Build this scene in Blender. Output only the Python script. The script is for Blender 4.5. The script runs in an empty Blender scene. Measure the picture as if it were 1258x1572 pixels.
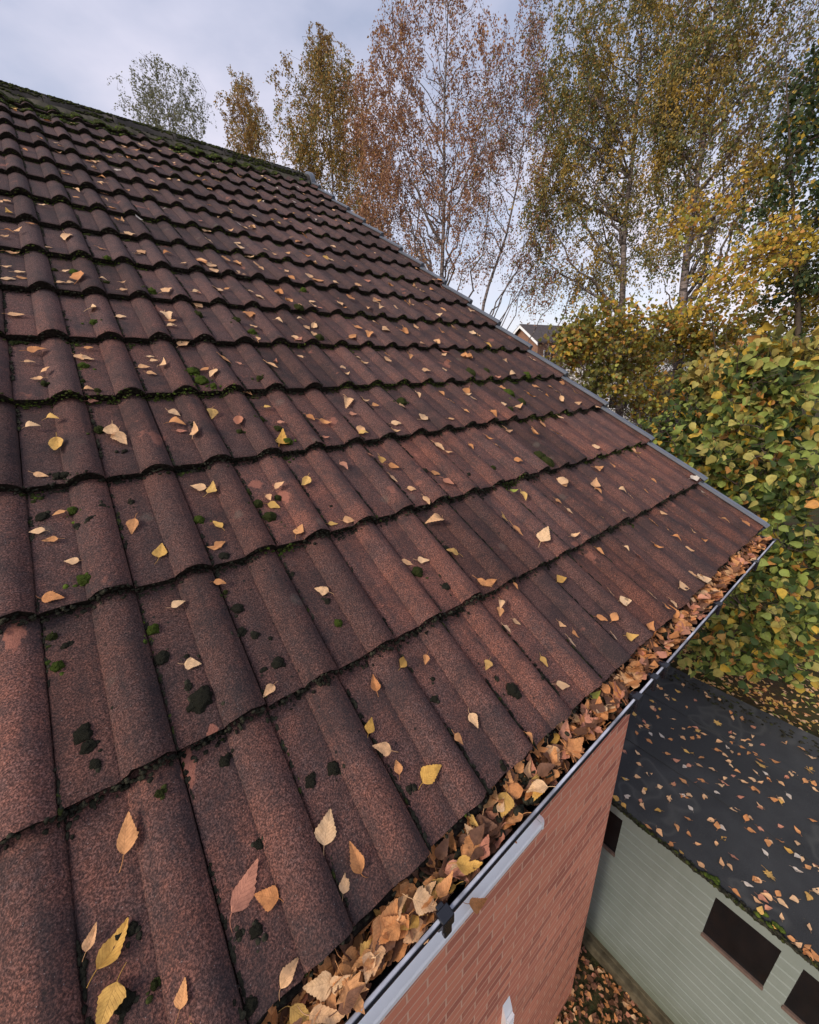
import bpy, bmesh, math, random
import numpy as np
from mathutils import Vector, Matrix, noise
S = bpy.context.scene
COL = S.collection
rng = np.random.default_rng(7)
random.seed(7)

# ------------------------------------------------------------------ camera
CAMZ = 6.0
CR = np.array([0.78627375, -0.61722444, -0.02841791])      # image right
CD = np.array([-0.22548998, -0.24382034, -0.94324223])     # image down
CF = np.array([0.57526329, 0.74805457, -0.33088746])       # view direction
FPX, PW, PH = 586.77, 1258.0, 1572.0
cam = bpy.data.cameras.new('camera')
camo = bpy.data.objects.new('camera', cam)
COL.objects.link(camo)
cam.sensor_fit = 'HORIZONTAL'
cam.sensor_width = 36.0
cam.lens = 36.0 * FPX / PW
cam.clip_start = 0.02
cam.clip_end = 2000
camo.matrix_world = Matrix(((CR[0], -CD[0], -CF[0], 0), (CR[1], -CD[1], -CF[1], 0), (CR[2], -CD[2], -CF[2], CAMZ), (0, 0, 0, 1)))
S.camera = camo
CAM = np.array([0, 0, CAMZ])

# ------------------------------------------------------------------ world
SUN_EL, SUN_AZ = math.radians(33), math.radians(268)        # azimuth clockwise from +Y
w = bpy.data.worlds.new('World')
S.world = w
w.use_nodes = True
nt = w.node_tree
for n in list(nt.nodes): nt.nodes.remove(n)
N = nt.nodes.new
L = nt.links.new
out = N('ShaderNodeOutputWorld')
sky = N('ShaderNodeTexSky'); sky.sky_type = 'NISHITA'; sky.sun_disc = False
sky.sun_elevation = SUN_EL; sky.sun_rotation = SUN_AZ; sky.dust_density = 2.0
bg1 = N('ShaderNodeBackground'); bg1.inputs[1].default_value = 0.135
L(sky.outputs[0], bg1.inputs[0])
tc = N('ShaderNodeTexCoord')
mp = N('ShaderNodeMapping'); mp.inputs['Scale'].default_value = (1.0, 1.0, 2.2); mp.inputs['Rotation'].default_value = (0.2, 0.5, 0.9)
L(tc.outputs['Generated'], mp.inputs[0])
nz = N('ShaderNodeTexNoise'); nz.inputs['Scale'].default_value = 2.3; nz.inputs['Detail'].default_value = 6; nz.inputs['Roughness'].default_value = 0.5
L(mp.outputs[0], nz.inputs['Vector'])
cr = N('ShaderNodeValToRGB'); cr.color_ramp.elements[0].position = 0.42; cr.color_ramp.elements[0].color = (0.48, 0.48, 0.48, 1)
cr.color_ramp.elements[1].position = 0.62; cr.color_ramp.elements[1].color = (0.96, 0.96, 0.96, 1)
L(nz.outputs[0], cr.inputs[0])
# cloud colour: lilac grey high up, paler and pinker low down
sx = N('ShaderNodeSeparateXYZ'); L(tc.outputs['Generated'], sx.inputs[0])
zr = N('ShaderNodeValToRGB'); zr.color_ramp.elements[0].position = 0.0; zr.color_ramp.elements[0].color = (0.74, 0.67, 0.71, 1)
zr.color_ramp.elements[1].position = 0.62; zr.color_ramp.elements[1].color = (0.46, 0.475, 0.60, 1)
L(sx.outputs[2], zr.inputs[0])
bg2 = N('ShaderNodeBackground'); bg2.inputs[1].default_value = 1.12
L(zr.outputs[0], bg2.inputs[0])
mx = N('ShaderNodeMixShader')
L(cr.outputs[0], mx.inputs[0]); L(bg1.outputs[0], mx.inputs[1]); L(bg2.outputs[0], mx.inputs[2])
L(mx.outputs[0], out.inputs[0])

# ------------------------------------------------------------------ sun
sl = bpy.data.lights.new('sun', 'SUN'); sl.energy = 2.0; sl.angle = math.radians(16); sl.color = (1.0, 0.89, 0.77)
so = bpy.data.objects.new('sun', sl); COL.objects.link(so)
sd = Vector((math.sin(SUN_AZ) * math.cos(SUN_EL), math.cos(SUN_AZ) * math.cos(SUN_EL), math.sin(SUN_EL)))
so.rotation_euler = sd.to_track_quat('Z', 'Y').to_euler()
so.location = (0, 0, 20)
S.view_settings.view_transform = 'Standard'
S.view_settings.look = 'None'
S.view_settings.exposure = 0.38
S.view_settings.gamma = 1
S.render.engine = 'CYCLES'

# ------------------------------------------------------------------ geometry of the photograph
PITCH = math.radians(32.51)
SU = np.array([0, math.cos(PITCH), math.sin(PITCH)])        # up the slope
SN = np.array([0, -math.sin(PITCH), math.cos(PITCH)])       # roof normal
RO = CAM - 0.819 * SN                                       # foot of the camera on the roof plane
def RP(x, s, n=0.0): return RO + x * np.array([1, 0, 0]) + s * SU + n * SN
def ray(u, v):
    return CF + (u - PW / 2) / FPX * CR + (v - PH / 2) / FPX * CD
def at(u, v, d): return CAM + ray(u, v) * d
def on_roof(u, v):
    r = ray(u, v); t = -0.819 / (r @ SN); q = r * t + 0.819 * SN
    return q[0], q @ SU
def on_z(u, v, z):
    r = ray(u, v); return CAM + r * ((z - CAMZ) / r[2])
def pix(P):
    d = np.asarray(P) - CAM; k = FPX / (d @ CF)
    return PW / 2 + k * (d @ CR), PH / 2 + k * (d @ CD)

# ------------------------------------------------------------------ object helpers
def tag(o, label=None, cat=None, group=None, kind=None):
    if label: o['label'] = label
    if cat: o['category'] = cat
    if group: o['group'] = group
    if kind: o['kind'] = kind
    return o
def link(o, parent=None):
    COL.objects.link(o)
    if parent is not None: o.parent = parent
    return o
def empty(name, loc=(0, 0, 0)):
    o = bpy.data.objects.new(name, None); o.location = loc; o.empty_display_size = 0.1
    return link(o)
def mesh_np(name, V, F, mats=(), mi=None, col=None, uv=None, smooth=False):
    """V (n,3) array; F (m,k) array or list of tuples; col (n,4) point colours; uv (n,2) per vertex"""
    me = bpy.data.meshes.new(name)
    V = np.asarray(V, dtype=np.float64)
    if isinstance(F, np.ndarray) and F.ndim == 2:
        m, k = F.shape
        me.vertices.add(len(V)); me.vertices.foreach_set('co', V.ravel())
        me.loops.add(m * k); me.loops.foreach_set('vertex_index', F.ravel().astype(np.int32))
        me.polygons.add(m); me.polygons.foreach_set('loop_start', np.arange(0, m * k, k, dtype=np.int32))
        me.update(calc_edges=True)
    else:
        me.from_pydata([tuple(v) for v in V], [], [tuple(int(i) for i in f) for f in F]); me.update()
    for m_ in mats: me.materials.append(m_)
    if mi is not None: me.polygons.foreach_set('material_index', np.asarray(mi, dtype=np.int32))
    if smooth: me.polygons.foreach_set('use_smooth', np.ones(len(me.polygons), dtype=bool))
    if col is not None:
        a = me.color_attributes.new('tint', 'FLOAT_COLOR', 'POINT'); a.data.foreach_set('color', np.asarray(col, dtype=np.float32).ravel())
    if uv is not None:
        ul = me.uv_layers.new(name='UVMap'); idx = np.empty(len(me.loops), dtype=np.int32); me.loops.foreach_get('vertex_index', idx)
        ul.data.foreach_set('uv', np.asarray(uv, dtype=np.float32)[idx].ravel())
    return me
class MB:
    """collects shapes, links them as one mesh object"""
    def __init__(s): s.V = []; s.F = []
    def add(s, V, F):
        o = len(s.V); s.V += [tuple(map(float, v)) for v in V]; s.F += [tuple(i + o for i in f) for f in F]; return s
    def box(s, a, b, bev=0.0):
        x0, y0, z0 = np.minimum(a, b); x1, y1, z1 = np.maximum(a, b)
        if bev <= 0:
            V = [(x0, y0, z0), (x1, y0, z0), (x1, y1, z0), (x0, y1, z0), (x0, y0, z1), (x1, y0, z1), (x1, y1, z1), (x0, y1, z1)]
            return s.add(V, [(0, 3, 2, 1), (4, 5, 6, 7), (0, 1, 5, 4), (1, 2, 6, 5), (2, 3, 7, 6), (3, 0, 4, 7)])
        bm = bmesh.new()
        r = bmesh.ops.create_cube(bm, size=1)
        for v in bm.verts: v.co = Vector(((x0 + x1) / 2 + v.co.x * (x1 - x0), (y0 + y1) / 2 + v.co.y * (y1 - y0), (z0 + z1) / 2 + v.co.z * (z1 - z0)))
        bmesh.ops.bevel(bm, geom=list(bm.edges), offset=bev, segments=2, affect='EDGES', profile=0.5)
        bm.verts.index_update(); V = [tuple(v.co) for v in bm.verts]; F = [tuple(v.index for v in f.verts) for f in bm.faces]; bm.free()
        return s.add(V, F)
    def tube(s, pts, rad, sides=8, cap=True):
        pts = np.asarray(pts, float); n = len(pts); rad = np.broadcast_to(rad, (n,))
        T = np.gradient(pts, axis=0); V = []; F = []
        ref = np.array([0.31, 0.17, 0.93])
        for i in range(n):
            t = T[i] / (np.linalg.norm(T[i]) + 1e-9)
            a = np.cross(t, ref); a /= (np.linalg.norm(a) + 1e-9); b = np.cross(t, a)
            for j in range(sides):
                an = 2 * math.pi * j / sides; V.append(pts[i] + rad[i] * (math.cos(an) * a + math.sin(an) * b))
        for i in range(n - 1):
            for j in range(sides):
                k = (j + 1) % sides; F.append((i * sides + j, i * sides + k, (i + 1) * sides + k, (i + 1) * sides + j))
        if cap: F.append(tuple(range(sides))[::-1]); F.append(tuple((n - 1) * sides + j for j in range(sides)))
        return s.add(V, F)
    def extrude(s, prof, p0, ax, ay, d):
        """closed profile of (a,b) points in plane ax,ay at p0, pushed along vector d"""
        p0 = np.asarray(p0, float); ax = np.asarray(ax, float); ay = np.asarray(ay, float); d = np.asarray(d, float); n = len(prof)
        A = [p0 + a * ax + b * ay for a, b in prof]; B = [q + d for q in A]
        F = [(i, (i + 1) % n, n + (i + 1) % n, n + i) for i in range(n)] + [tuple(range(n))[::-1], tuple(range(n, 2 * n))]
        return s.add(A + B, F)
    def build(s, name, mat, parent=None, smooth=False, loc=None):
        me = bpy.data.meshes.new(name); V = s.V
        if loc is not None: V = [(v[0] - loc[0], v[1] - loc[1], v[2] - loc[2]) for v in V]
        me.from_pydata(V, [], s.F)
        bm = bmesh.new(); bm.from_mesh(me); bmesh.ops.recalc_face_normals(bm, faces=bm.faces); bm.to_mesh(me); bm.free()
        for m in (mat if isinstance(mat, (list, tuple)) else [mat]): me.materials.append(m)
        if smooth:
            me.polygons.foreach_set('use_smooth', np.ones(len(me.polygons), dtype=bool))
        o = bpy.data.objects.new(name, me)
        if loc is not None and parent is None: o.location = loc
        return link(o, parent)

# ------------------------------------------------------------------ materials
class NM:
    def __init__(s, name):
        s.m = bpy.data.materials.new(name); s.m.use_nodes = True; s.t = s.m.node_tree
        for n in list(s.t.nodes): s.t.nodes.remove(n)
        s.out = s.n('ShaderNodeOutputMaterial'); s.b = s.n('ShaderNodeBsdfPrincipled'); s.l(s.b.outputs[0], s.out.inputs[0])
        s._tc = None
    def n(s, t, **k):
        x = s.t.nodes.new(t)
        for a, b in k.items(): setattr(x, a, b)
        return x
    def l(s, a, b): s.t.links.new(a, b)
    def tc(s, w='Object'):
        if s._tc is None: s._tc = s.n('ShaderNodeTexCoord')
        return s._tc.outputs[w]
    def noise(s, scale, detail=3, rough=0.5, vec=None, dim='3D', out=0):
        x = s.n('ShaderNodeTexNoise'); x.inputs['Scale'].default_value = scale; x.inputs['Detail'].default_value = detail; x.inputs['Roughness'].default_value = rough
        s.l(vec if vec is not None else s.tc(), x.inputs['Vector']); return x.outputs[out]
    def voro(s, scale, vec=None, feat='F1', out='Distance', rnd=1.0):
        x = s.n('ShaderNodeTexVoronoi'); x.feature = feat; x.inputs['Scale'].default_value = scale; x.inputs['Randomness'].default_value = rnd
        s.l(vec if vec is not None else s.tc(), x.inputs['Vector']); return x.outputs[out]
    def ramp(s, fac, stops, interp='LINEAR'):
        x = s.n('ShaderNodeValToRGB'); e = x.color_ramp.elements; x.color_ramp.interpolation = interp
        while len(e) < len(stops): e.new(0.5)
        for q, (p, c) in zip(e, stops):
            q.position = p; q.color = (c[0], c[1], c[2], 1) if hasattr(c, '__len__') else (c, c, c, 1)
        s.l(fac, x.inputs[0]); return x.outputs[0]
    def mix(s, fac, a, b, mode='MIX'):
        x = s.n('ShaderNodeMix', data_type='RGBA', blend_type=mode)
        for i, v in ((0, fac), (6, a), (7, b)):
            if hasattr(v, 'is_output'): s.l(v, x.inputs[i])
            elif i == 0: x.inputs[0].default_value = v
            else: x.inputs[i].default_value = (v[0], v[1], v[2], 1)
        return x.outputs[2]
    def math(s, op, a, b=0.0, clamp=False):
        x = s.n('ShaderNodeMath', operation=op, use_clamp=clamp)
        for i, v in ((0, a), (1, b)):
            if hasattr(v, 'is_output'): s.l(v, x.inputs[i])
            else: x.inputs[i].default_value = v
        return x.outputs[0]
    def bump(s, h, strength=0.5, dist=0.002, prev=None):
        x = s.n('ShaderNodeBump'); x.inputs['Strength'].default_value = strength; x.inputs['Distance'].default_value = dist
        s.l(h, x.inputs['Height'])
        if prev is not None: s.l(prev, x.inputs['Normal'])
        return x.outputs[0]
    def attr(s, name, out=0):
        x = s.n('ShaderNodeAttribute'); x.attribute_name = name; return x.outputs[out]
    def fin(s, col=None, rough=0.7, nrm=None, spec=None):
        for k, v in (('Base Color', col), ('Roughness', rough), ('Normal', nrm), ('Specular IOR Level', spec)):
            if v is None: continue
            if hasattr(v, 'is_output'): s.l(v, s.b.inputs[k])
            elif k == 'Base Color': s.b.inputs[k].default_value = (v[0], v[1], v[2], 1)
            else: s.b.inputs[k].default_value = v
        return s.m

PITCH0 = math.radians(32.51)
def m_tile():
    m = NM('concrete_tile')
    gran = m.noise(360, 3, 0.7); gran2 = m.noise(110, 4, 0.65); big = m.noise(2.6, 4, 0.55); mid = m.noise(14, 4, 0.6)
    c = m.ramp(gran, [(0.34, (0.022, 0.014, 0.013)), (0.50, (0.074, 0.043, 0.039)), (0.64, (0.180, 0.108, 0.095))])
    red = m.ramp(gran, [(0.34, (0.045, 0.020, 0.016)), (0.50, (0.155, 0.062, 0.043)), (0.64, (0.380, 0.150, 0.100))])
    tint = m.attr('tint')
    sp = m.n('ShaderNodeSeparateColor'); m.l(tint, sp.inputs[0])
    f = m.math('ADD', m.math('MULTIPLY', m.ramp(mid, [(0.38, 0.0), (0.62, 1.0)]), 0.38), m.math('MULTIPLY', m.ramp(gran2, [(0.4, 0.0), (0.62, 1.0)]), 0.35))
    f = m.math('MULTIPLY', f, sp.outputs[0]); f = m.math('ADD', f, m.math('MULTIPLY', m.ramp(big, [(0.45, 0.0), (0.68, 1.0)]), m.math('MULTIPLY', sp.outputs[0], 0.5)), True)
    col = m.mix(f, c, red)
    # dark algae streaks and blotches
    al = m.ramp(m.noise(9, 6, 0.65), [(0.47, 0.0), (0.64, 1.0)])
    col = m.mix(m.math('MULTIPLY', al, 0.55), col, (0.026, 0.023, 0.025))
    # water and dirt streaks that run down the slope
    rt = m.n('ShaderNodeVectorRotate'); rt.rotation_type = 'X_AXIS'; rt.inputs['Angle'].default_value = -PITCH0; m.l(m.tc(), rt.inputs['Vector'])
    ms_ = m.n('ShaderNodeMapping'); ms_.inputs['Scale'].default_value = (42, 2.2, 2.2); m.l(rt.outputs[0], ms_.inputs[0])
    st = m.ramp(m.noise(1.0, 4, 0.6, ms_.outputs[0]), [(0.50, 0.0), (0.68, 1.0)])
    col = m.mix(m.math('MULTIPLY', st, 0.42), col, (0.030, 0.025, 0.026))
    # per tile brightness
    col = m.mix(1.0, col, m.ramp(sp.outputs[1], [(0.0, 0.74), (1.0, 1.24)]), 'MULTIPLY')
    # bare worn patches, terracotta orange
    worn = m.ramp(m.noise(5.5, 4, 0.6), [(0.675, 0.0), (0.70, 1.0)])
    worn2 = m.ramp(m.math('ADD', sp.outputs[2], m.math('MULTIPLY', m.noise(60, 3, 0.6), 0.5)), [(0.72, 0.0), (0.80, 1.0)])
    col = m.mix(m.math('MULTIPLY', m.math('MAXIMUM', m.math('MULTIPLY', worn, 0.55), worn2), 0.85), col, m.mix(gran, (0.22, 0.075, 0.050), (0.48, 0.20, 0.135)))
    # pale grains, dark lichen dots
    pg = m.ramp(m.voro(190), [(0.0, 1.0), (0.10, 1.0), (0.13, 0.0)])
    col = m.mix(m.math('MULTIPLY', m.math('MULTIPLY', pg, m.ramp(m.noise(70, 1), [(0.56, 0.0), (0.6, 1.0)])), 0.5), col, (0.42, 0.36, 0.33))
    ld = m.ramp(m.math('SUBTRACT', m.voro(34), m.math('MULTIPLY', m.noise(120, 2), 0.08)), [(0.04, 1.0), (0.075, 0.0)])
    ld = m.math('MULTIPLY', ld, m.ramp(m.noise(3.1, 3), [(0.52, 0.0), (0.6, 1.0)]))
    col = m.mix(ld, col, (0.016, 0.014, 0.012))
    pl = m.ramp(m.math('SUBTRACT', m.voro(7.0), m.math('MULTIPLY', m.noise(60, 3), 0.12)), [(0.03, 1.0), (0.09, 0.0)])
    pl = m.math('MULTIPLY', pl, m.ramp(m.noise(2.0, 2), [(0.5, 0.0), (0.58, 1.0)]))
    col = m.mix(m.math('MULTIPLY', pl, 0.22), col, (0.20, 0.18, 0.14))
    h = m.math('ADD', gran, m.math('MULTIPLY', gran2, 0.8))
    return m.fin(col, 0.88, m.bump(h, 1.0, 0.0024), 0.25)
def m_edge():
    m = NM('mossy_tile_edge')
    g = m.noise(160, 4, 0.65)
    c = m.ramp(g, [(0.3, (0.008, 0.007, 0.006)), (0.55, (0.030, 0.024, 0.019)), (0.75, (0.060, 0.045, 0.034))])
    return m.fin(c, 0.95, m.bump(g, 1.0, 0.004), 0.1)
def m_moss(name, a, b, c3):
    m = NM(name)
    g = m.noise(220, 4, 0.65); f = m.noise(35, 3)
    c = m.mix(m.ramp(f, [(0.42, 0.0), (0.6, 1.0)]), m.ramp(g, [(0.3, a), (0.65, b)]), m.ramp(g, [(0.3, b), (0.7, c3)]))
    return m.fin(c, 0.95, m.bump(g, 1.0, 0.004), 0.1)
def m_leaf(name, base, alt, dark, attr=False):
    m = NM(name)
    uv = m.tc('UV'); info = m.n('ShaderNodeObjectInfo')
    r = info.outputs['Random']
    b = m.mix(r, base, alt) if not attr else m.attr('tint')
    x = m.n('ShaderNodeSeparateXYZ'); m.l(uv, x.inputs[0])
    # side veins run forward from the midrib
    vx = m.math('ABSOLUTE', m.math('SUBTRACT', x.outputs[0], 0.5))
    ph = m.math('SINE', m.math('MULTIPLY', m.math('SUBTRACT', x.outputs[1], m.math('MULTIPLY', vx, 0.55)), 62.0))
    vein = m.ramp(ph, [(0.80, 0.0), (1.0, 1.0)])
    rib = m.ramp(vx, [(0.0, 1.0), (0.03, 0.0)])
    v = m.math('MAXIMUM', vein, rib)
    dk = m.mix(0.55, b, dark)
    nz_ = m.noise(7, 4, 0.6, m.tc('Object'))
    col = m.mix(m.ramp(nz_, [(0.45, 0.0), (0.68, 0.75)]), b, dk)
    col = m.mix(m.math('MULTIPLY', v, 0.22), col, dark)
    sp_ = m.ramp(m.noise(22, 3, 0.7, m.tc('Object')), [(0.66, 0.0), (0.71, 1.0)])
    col = m.mix(m.math('MULTIPLY', sp_, 0.6), col, (0.07, 0.035, 0.02))
    nb = m.bump(m.math('SUBTRACT', nz_, m.math('MULTIPLY', v, 0.5)), 0.5, 0.0015)
    m.fin(col, 0.62, nb, 0.3)
    tr = m.n('ShaderNodeBsdfTranslucent'); m.l(col, tr.inputs[0])
    ms = m.n('ShaderNodeMixShader'); ms.inputs[0].default_value = 0.15
    m.l(m.b.outputs[0], ms.inputs[1]); m.l(tr.outputs[0], ms.inputs[2]); m.l(ms.outputs[0], m.out.inputs[0])
    return m.m
def m_crown(name='foliage', trans=0.35):
    m = NM(name)
    c = m.attr('tint'); n_ = m.noise(25, 2)
    col = m.mix(m.ramp(n_, [(0.4, 0.0), (0.7, 0.35)]), c, (0.10, 0.055, 0.02))
    m.fin(col, 0.6, None, 0.3)
    tr = m.n('ShaderNodeBsdfTranslucent'); m.l(col, tr.inputs[0])
    ms = m.n('ShaderNodeMixShader'); ms.inputs[0].default_value = trans
    m.l(m.b.outputs[0], ms.inputs[1]); m.l(tr.outputs[0], ms.inputs[2]); m.l(ms.outputs[0], m.out.inputs[0])
    return m.m
def m_plain(name, c, rough=0.5, var=0.12, scale=8, bumpd=0.0, spec=0.5):
    m = NM(name)
    n_ = m.noise(scale, 5, 0.6)
    lo = tuple(x * (1 - var) for x in c); hi = tuple(min(1, x * (1 + var)) for x in c)
    col = m.ramp(n_, [(0.3, lo), (0.7, hi)])
    nb = m.bump(m.noise(scale * 12, 3), 0.6, bumpd) if bumpd else None
    return m.fin(col, rough, nb, spec)
def m_brick():
    m = NM('red_brick')
    # x along the wall, z up; both walls are axis aligned so x+y runs along either
    sp = m.n('ShaderNodeSeparateXYZ'); m.l(m.tc(), sp.inputs[0])
    geo = m.n('ShaderNodeNewGeometry'); sn = m.n('ShaderNodeSeparateXYZ'); m.l(geo.outputs['Normal'], sn.inputs[0])
    gx = m.math('GREATER_THAN', m.math('ABSOLUTE', sn.outputs[0]), 0.7)
    mxx = m.n('ShaderNodeMix'); mxx.data_type = 'FLOAT'; m.l(gx, mxx.inputs[0]); m.l(sp.outputs[0], mxx.inputs[2]); m.l(sp.outputs[1], mxx.inputs[3])
    cb = m.n('ShaderNodeCombineXYZ'); m.l(mxx.outputs[0], cb.inputs[0]); m.l(sp.outputs[2], cb.inputs[1])
    br = m.n('ShaderNodeTexBrick'); m.l(cb.outputs[0], br.inputs['Vector'])
    br.inputs['Scale'].default_value = 1.0; br.inputs['Brick Width'].default_value = 0.225; br.inputs['Row Height'].default_value = 0.075
    br.inputs['Mortar Size'].default_value = 0.0065; br.inputs['Mortar Smooth'].default_value = 0.3; br.inputs['Bias'].default_value = -0.1
    br.inputs['Color1'].default_value = (0.0, 0, 0, 1); br.inputs['Color2'].default_value = (1, 1, 1, 1); br.inputs['Mortar'].default_value = (0.5, 0.5, 0.5, 1)
    c = m.ramp(br.outputs['Color'], [(0.0, (0.46, 0.145, 0.095)), (0.30, (0.72, 0.240, 0.145)), (0.7, (0.82, 0.300, 0.175)), (1.0, (0.58, 0.190, 0.120))])
    c = m.mix(m.math('MULTIPLY', m.ramp(m.noise(60, 4, 0.6), [(0.4, 0.0), (0.7, 1.0)]), 0.3), c, (0.74, 0.31, 0.20))
    c = m.mix(m.math('MULTIPLY', m.ramp(m.noise(1.6, 3), [(0.4, 0.0), (0.7, 1.0)]), 0.35), c, (0.60, 0.25, 0.15))
    c = m.mix(m.math('MULTIPLY', m.ramp(m.noise(0.9, 5, 0.65), [(0.48, 0.0), (0.72, 1.0)]), 0.35), c, (0.42, 0.16, 0.10))
    c = m.mix(m.math('MULTIPLY', m.ramp(m.noise(24, 4, 0.7), [(0.60, 0.0), (0.72, 1.0)]), 0.35), c, (0.85, 0.55, 0.42))
    c = m.mix(br.outputs['Fac'], c, (0.80, 0.46, 0.31))
    h = m.math('SUBTRACT', m.math('MULTIPLY', m.noise(150, 3), 0.3), br.outputs['Fac'])
    return m.fin(c, 0.85, m.bump(h, 0.7, 0.006), 0.2)
def m_felt():
    m = NM('roofing_felt')
    g = m.noise(260, 2, 0.6); f = m.noise(1.3, 4, 0.6)
    c = m.ramp(g, [(0.35, (0.021, 0.022, 0.0225)), (0.65, (0.041, 0.0425, 0.0435))])
    c = m.mix(m.math('MULTIPLY', m.ramp(f, [(0.45, 0.0), (0.7, 1.0)]), 0.45), c, (0.075, 0.078, 0.078))
    pr_ = m.ramp(m.noise(2.1, 2, 0.5), [(0.54, 0.0), (0.575, 1.0), (0.60, 0.25), (0.68, 0.0)])
    c = m.mix(m.math('MULTIPLY', pr_, 0.35), c, (0.105, 0.105, 0.095))
    c = m.mix(m.math('MULTIPLY', m.ramp(m.noise(45, 3, 0.7), [(0.66, 0.0), (0.72, 1.0)]), 0.5), c, (0.11, 0.09, 0.06))
    return m.fin(c, 0.8, m.bump(m.math('ADD', g, m.math('MULTIPLY', f, 3.0)), 0.5, 0.003), 0.3)
def m_bark(name, dark, light, bands=True):
    m = NM(name)
    mpn = m.n('ShaderNodeMapping'); mpn.inputs['Scale'].default_value = (3, 3, 16); m.l(m.tc(), mpn.inputs[0])
    f = m.noise(1.4, 4, 0.65, mpn.outputs[0]); g = m.noise(9, 4, 0.6)
    c = m.ramp(f, [(0.42, dark), (0.56, light)]) if bands else m.ramp(g, [(0.3, dark), (0.7, light)])
    c = m.mix(m.math('MULTIPLY', m.ramp(g, [(0.4, 0.0), (0.7, 1.0)]), 0.4), c, dark)
    return m.fin(c, 0.85, m.bump(g, 0.6, 0.01), 0.2)
def m_ground():
    m = NM('ground_soil')
    g = m.noise(1.4, 6, 0.6); h = m.noise(30, 4, 0.6)
    c = m.mix(m.ramp(g, [(0.4, 0.0), (0.6, 1.0)]), (0.045, 0.032, 0.020), (0.040, 0.058, 0.020))
    c = m.mix(m.ramp(h, [(0.4, 0.0), (0.75, 0.6)]), c, (0.12, 0.065, 0.028))
    return m.fin(c, 0.95, m.bump(h, 0.8, 0.02), 0.1)

M = {}
M['tile'] = m_tile(); M['edge'] = m_edge()
M['moss'] = m_moss('green_moss', (0.016, 0.024, 0.006), (0.055, 0.085, 0.014), (0.16, 0.21, 0.03))
M['darkmoss'] = m_moss('dark_moss', (0.006, 0.006, 0.005), (0.026, 0.025, 0.017), (0.070, 0.066, 0.042))
M['midmoss'] = m_moss('olive_moss', (0.010, 0.013, 0.005), (0.038, 0.046, 0.013), (0.095, 0.105, 0.028))
M['brick'] = m_brick(); M['farbrick'] = m_plain('far_brown_brick', (0.26, 0.135, 0.085), 0.9, 0.2, 3); M['felt'] = m_felt(); M['ground'] = m_ground()
M['black_plastic'] = m_plain('black_gutter_plastic', (0.012, 0.013, 0.018), 0.22, 0.3, 12)
M['verge'] = m_plain('slate_grey_verge_plastic', (0.105, 0.118, 0.142), 0.38, 0.15, 9)
M['white'] = m_plain('white_upvc', (0.90, 0.90, 0.89), 0.35, 0.04, 4)
M['render'] = m_plain('white_render', (0.62, 0.60, 0.57), 0.8, 0.08, 1)
M['mortar'] = m_plain('ridge_mortar', (0.085, 0.075, 0.055), 0.9, 0.5, 20, 0.004, 0.2)
M['ridge'] = m_plain('ridge_tile_concrete', (0.085, 0.072, 0.060), 0.9, 0.5, 7, 0.002, 0.2)
M['slate'] = m_plain('dark_slate_roof', (0.075, 0.060, 0.055), 0.85, 0.25, 3)
def m_clad():
    m = NM('sage_green_cladding')
    ms_ = m.n('ShaderNodeMapping'); ms_.inputs['Scale'].default_value = (1, 9, .7); m.l(m.tc(), ms_.inputs[0])
    st = m.ramp(m.noise(1.0, 5, 0.65, ms_.outputs[0]), [(0.48, 0.0), (0.75, 1.0)]); n2 = m.noise(2.2, 5, 0.6)
    c = m.ramp(n2, [(0.3, (0.200, 0.235, 0.205)), (0.7, (0.240, 0.275, 0.245))])
    c = m.mix(m.math('MULTIPLY', st, 0.18), c, (0.125, 0.145, 0.110))
    sp = m.n('ShaderNodeSeparateXYZ'); m.l(m.tc(), sp.inputs[0])
    lo = m.ramp(m.math('ADD', sp.outputs[2], m.math('MULTIPLY', n2, 0.5)), [(0.45, 0.6), (0.85, 0.0)])
    c = m.mix(lo, c, (0.10, 0.115, 0.065))
    return m.fin(c, 0.6, m.bump(m.noise(60, 3), 0.4, 0.0008), 0.3)
M['shedgreen'] = m_clad(); M['oldgreen'] = m_plain('sage_green_cladding', (0.190, 0.228, 0.200), 0.6, 0.07, 5, 0.0006, 0.3)
M['glass'] = m_plain('dark_window_pane', (0.010, 0.010, 0.011), 0.12, 0.3, 5, 0.0, 0.25)
M['rail'] = m_plain('painted_lip_sheen', (0.42, 0.43, 0.48), 0.28, 0.6, 14)  # sky sheen put into the colour, paler than the black gutter plastic
M['sillwood'] = m_plain('brown_stained_wood', (0.13, 0.085, 0.065), 0.8, 0.3, 25)
M['plinth'] = m_plain('mossy_concrete', (0.105, 0.088, 0.055), 0.95, 0.5, 9, 0.004, 0.1)
M['bark_birch'] = m_bark('birch_bark', (0.045, 0.036, 0.033), (0.235, 0.190, 0.170))
M['bark_twig'] = m_bark('twig_bark', (0.055, 0.036, 0.034), (0.135, 0.092, 0.085), False)
M['bark_brown'] = m_bark('brown_bark', (0.040, 0.030, 0.022), (0.115, 0.085, 0.060), False)
M['crown'] = m_crown(); M['hazel'] = m_crown('hazel_leaf', 0.28)
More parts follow.
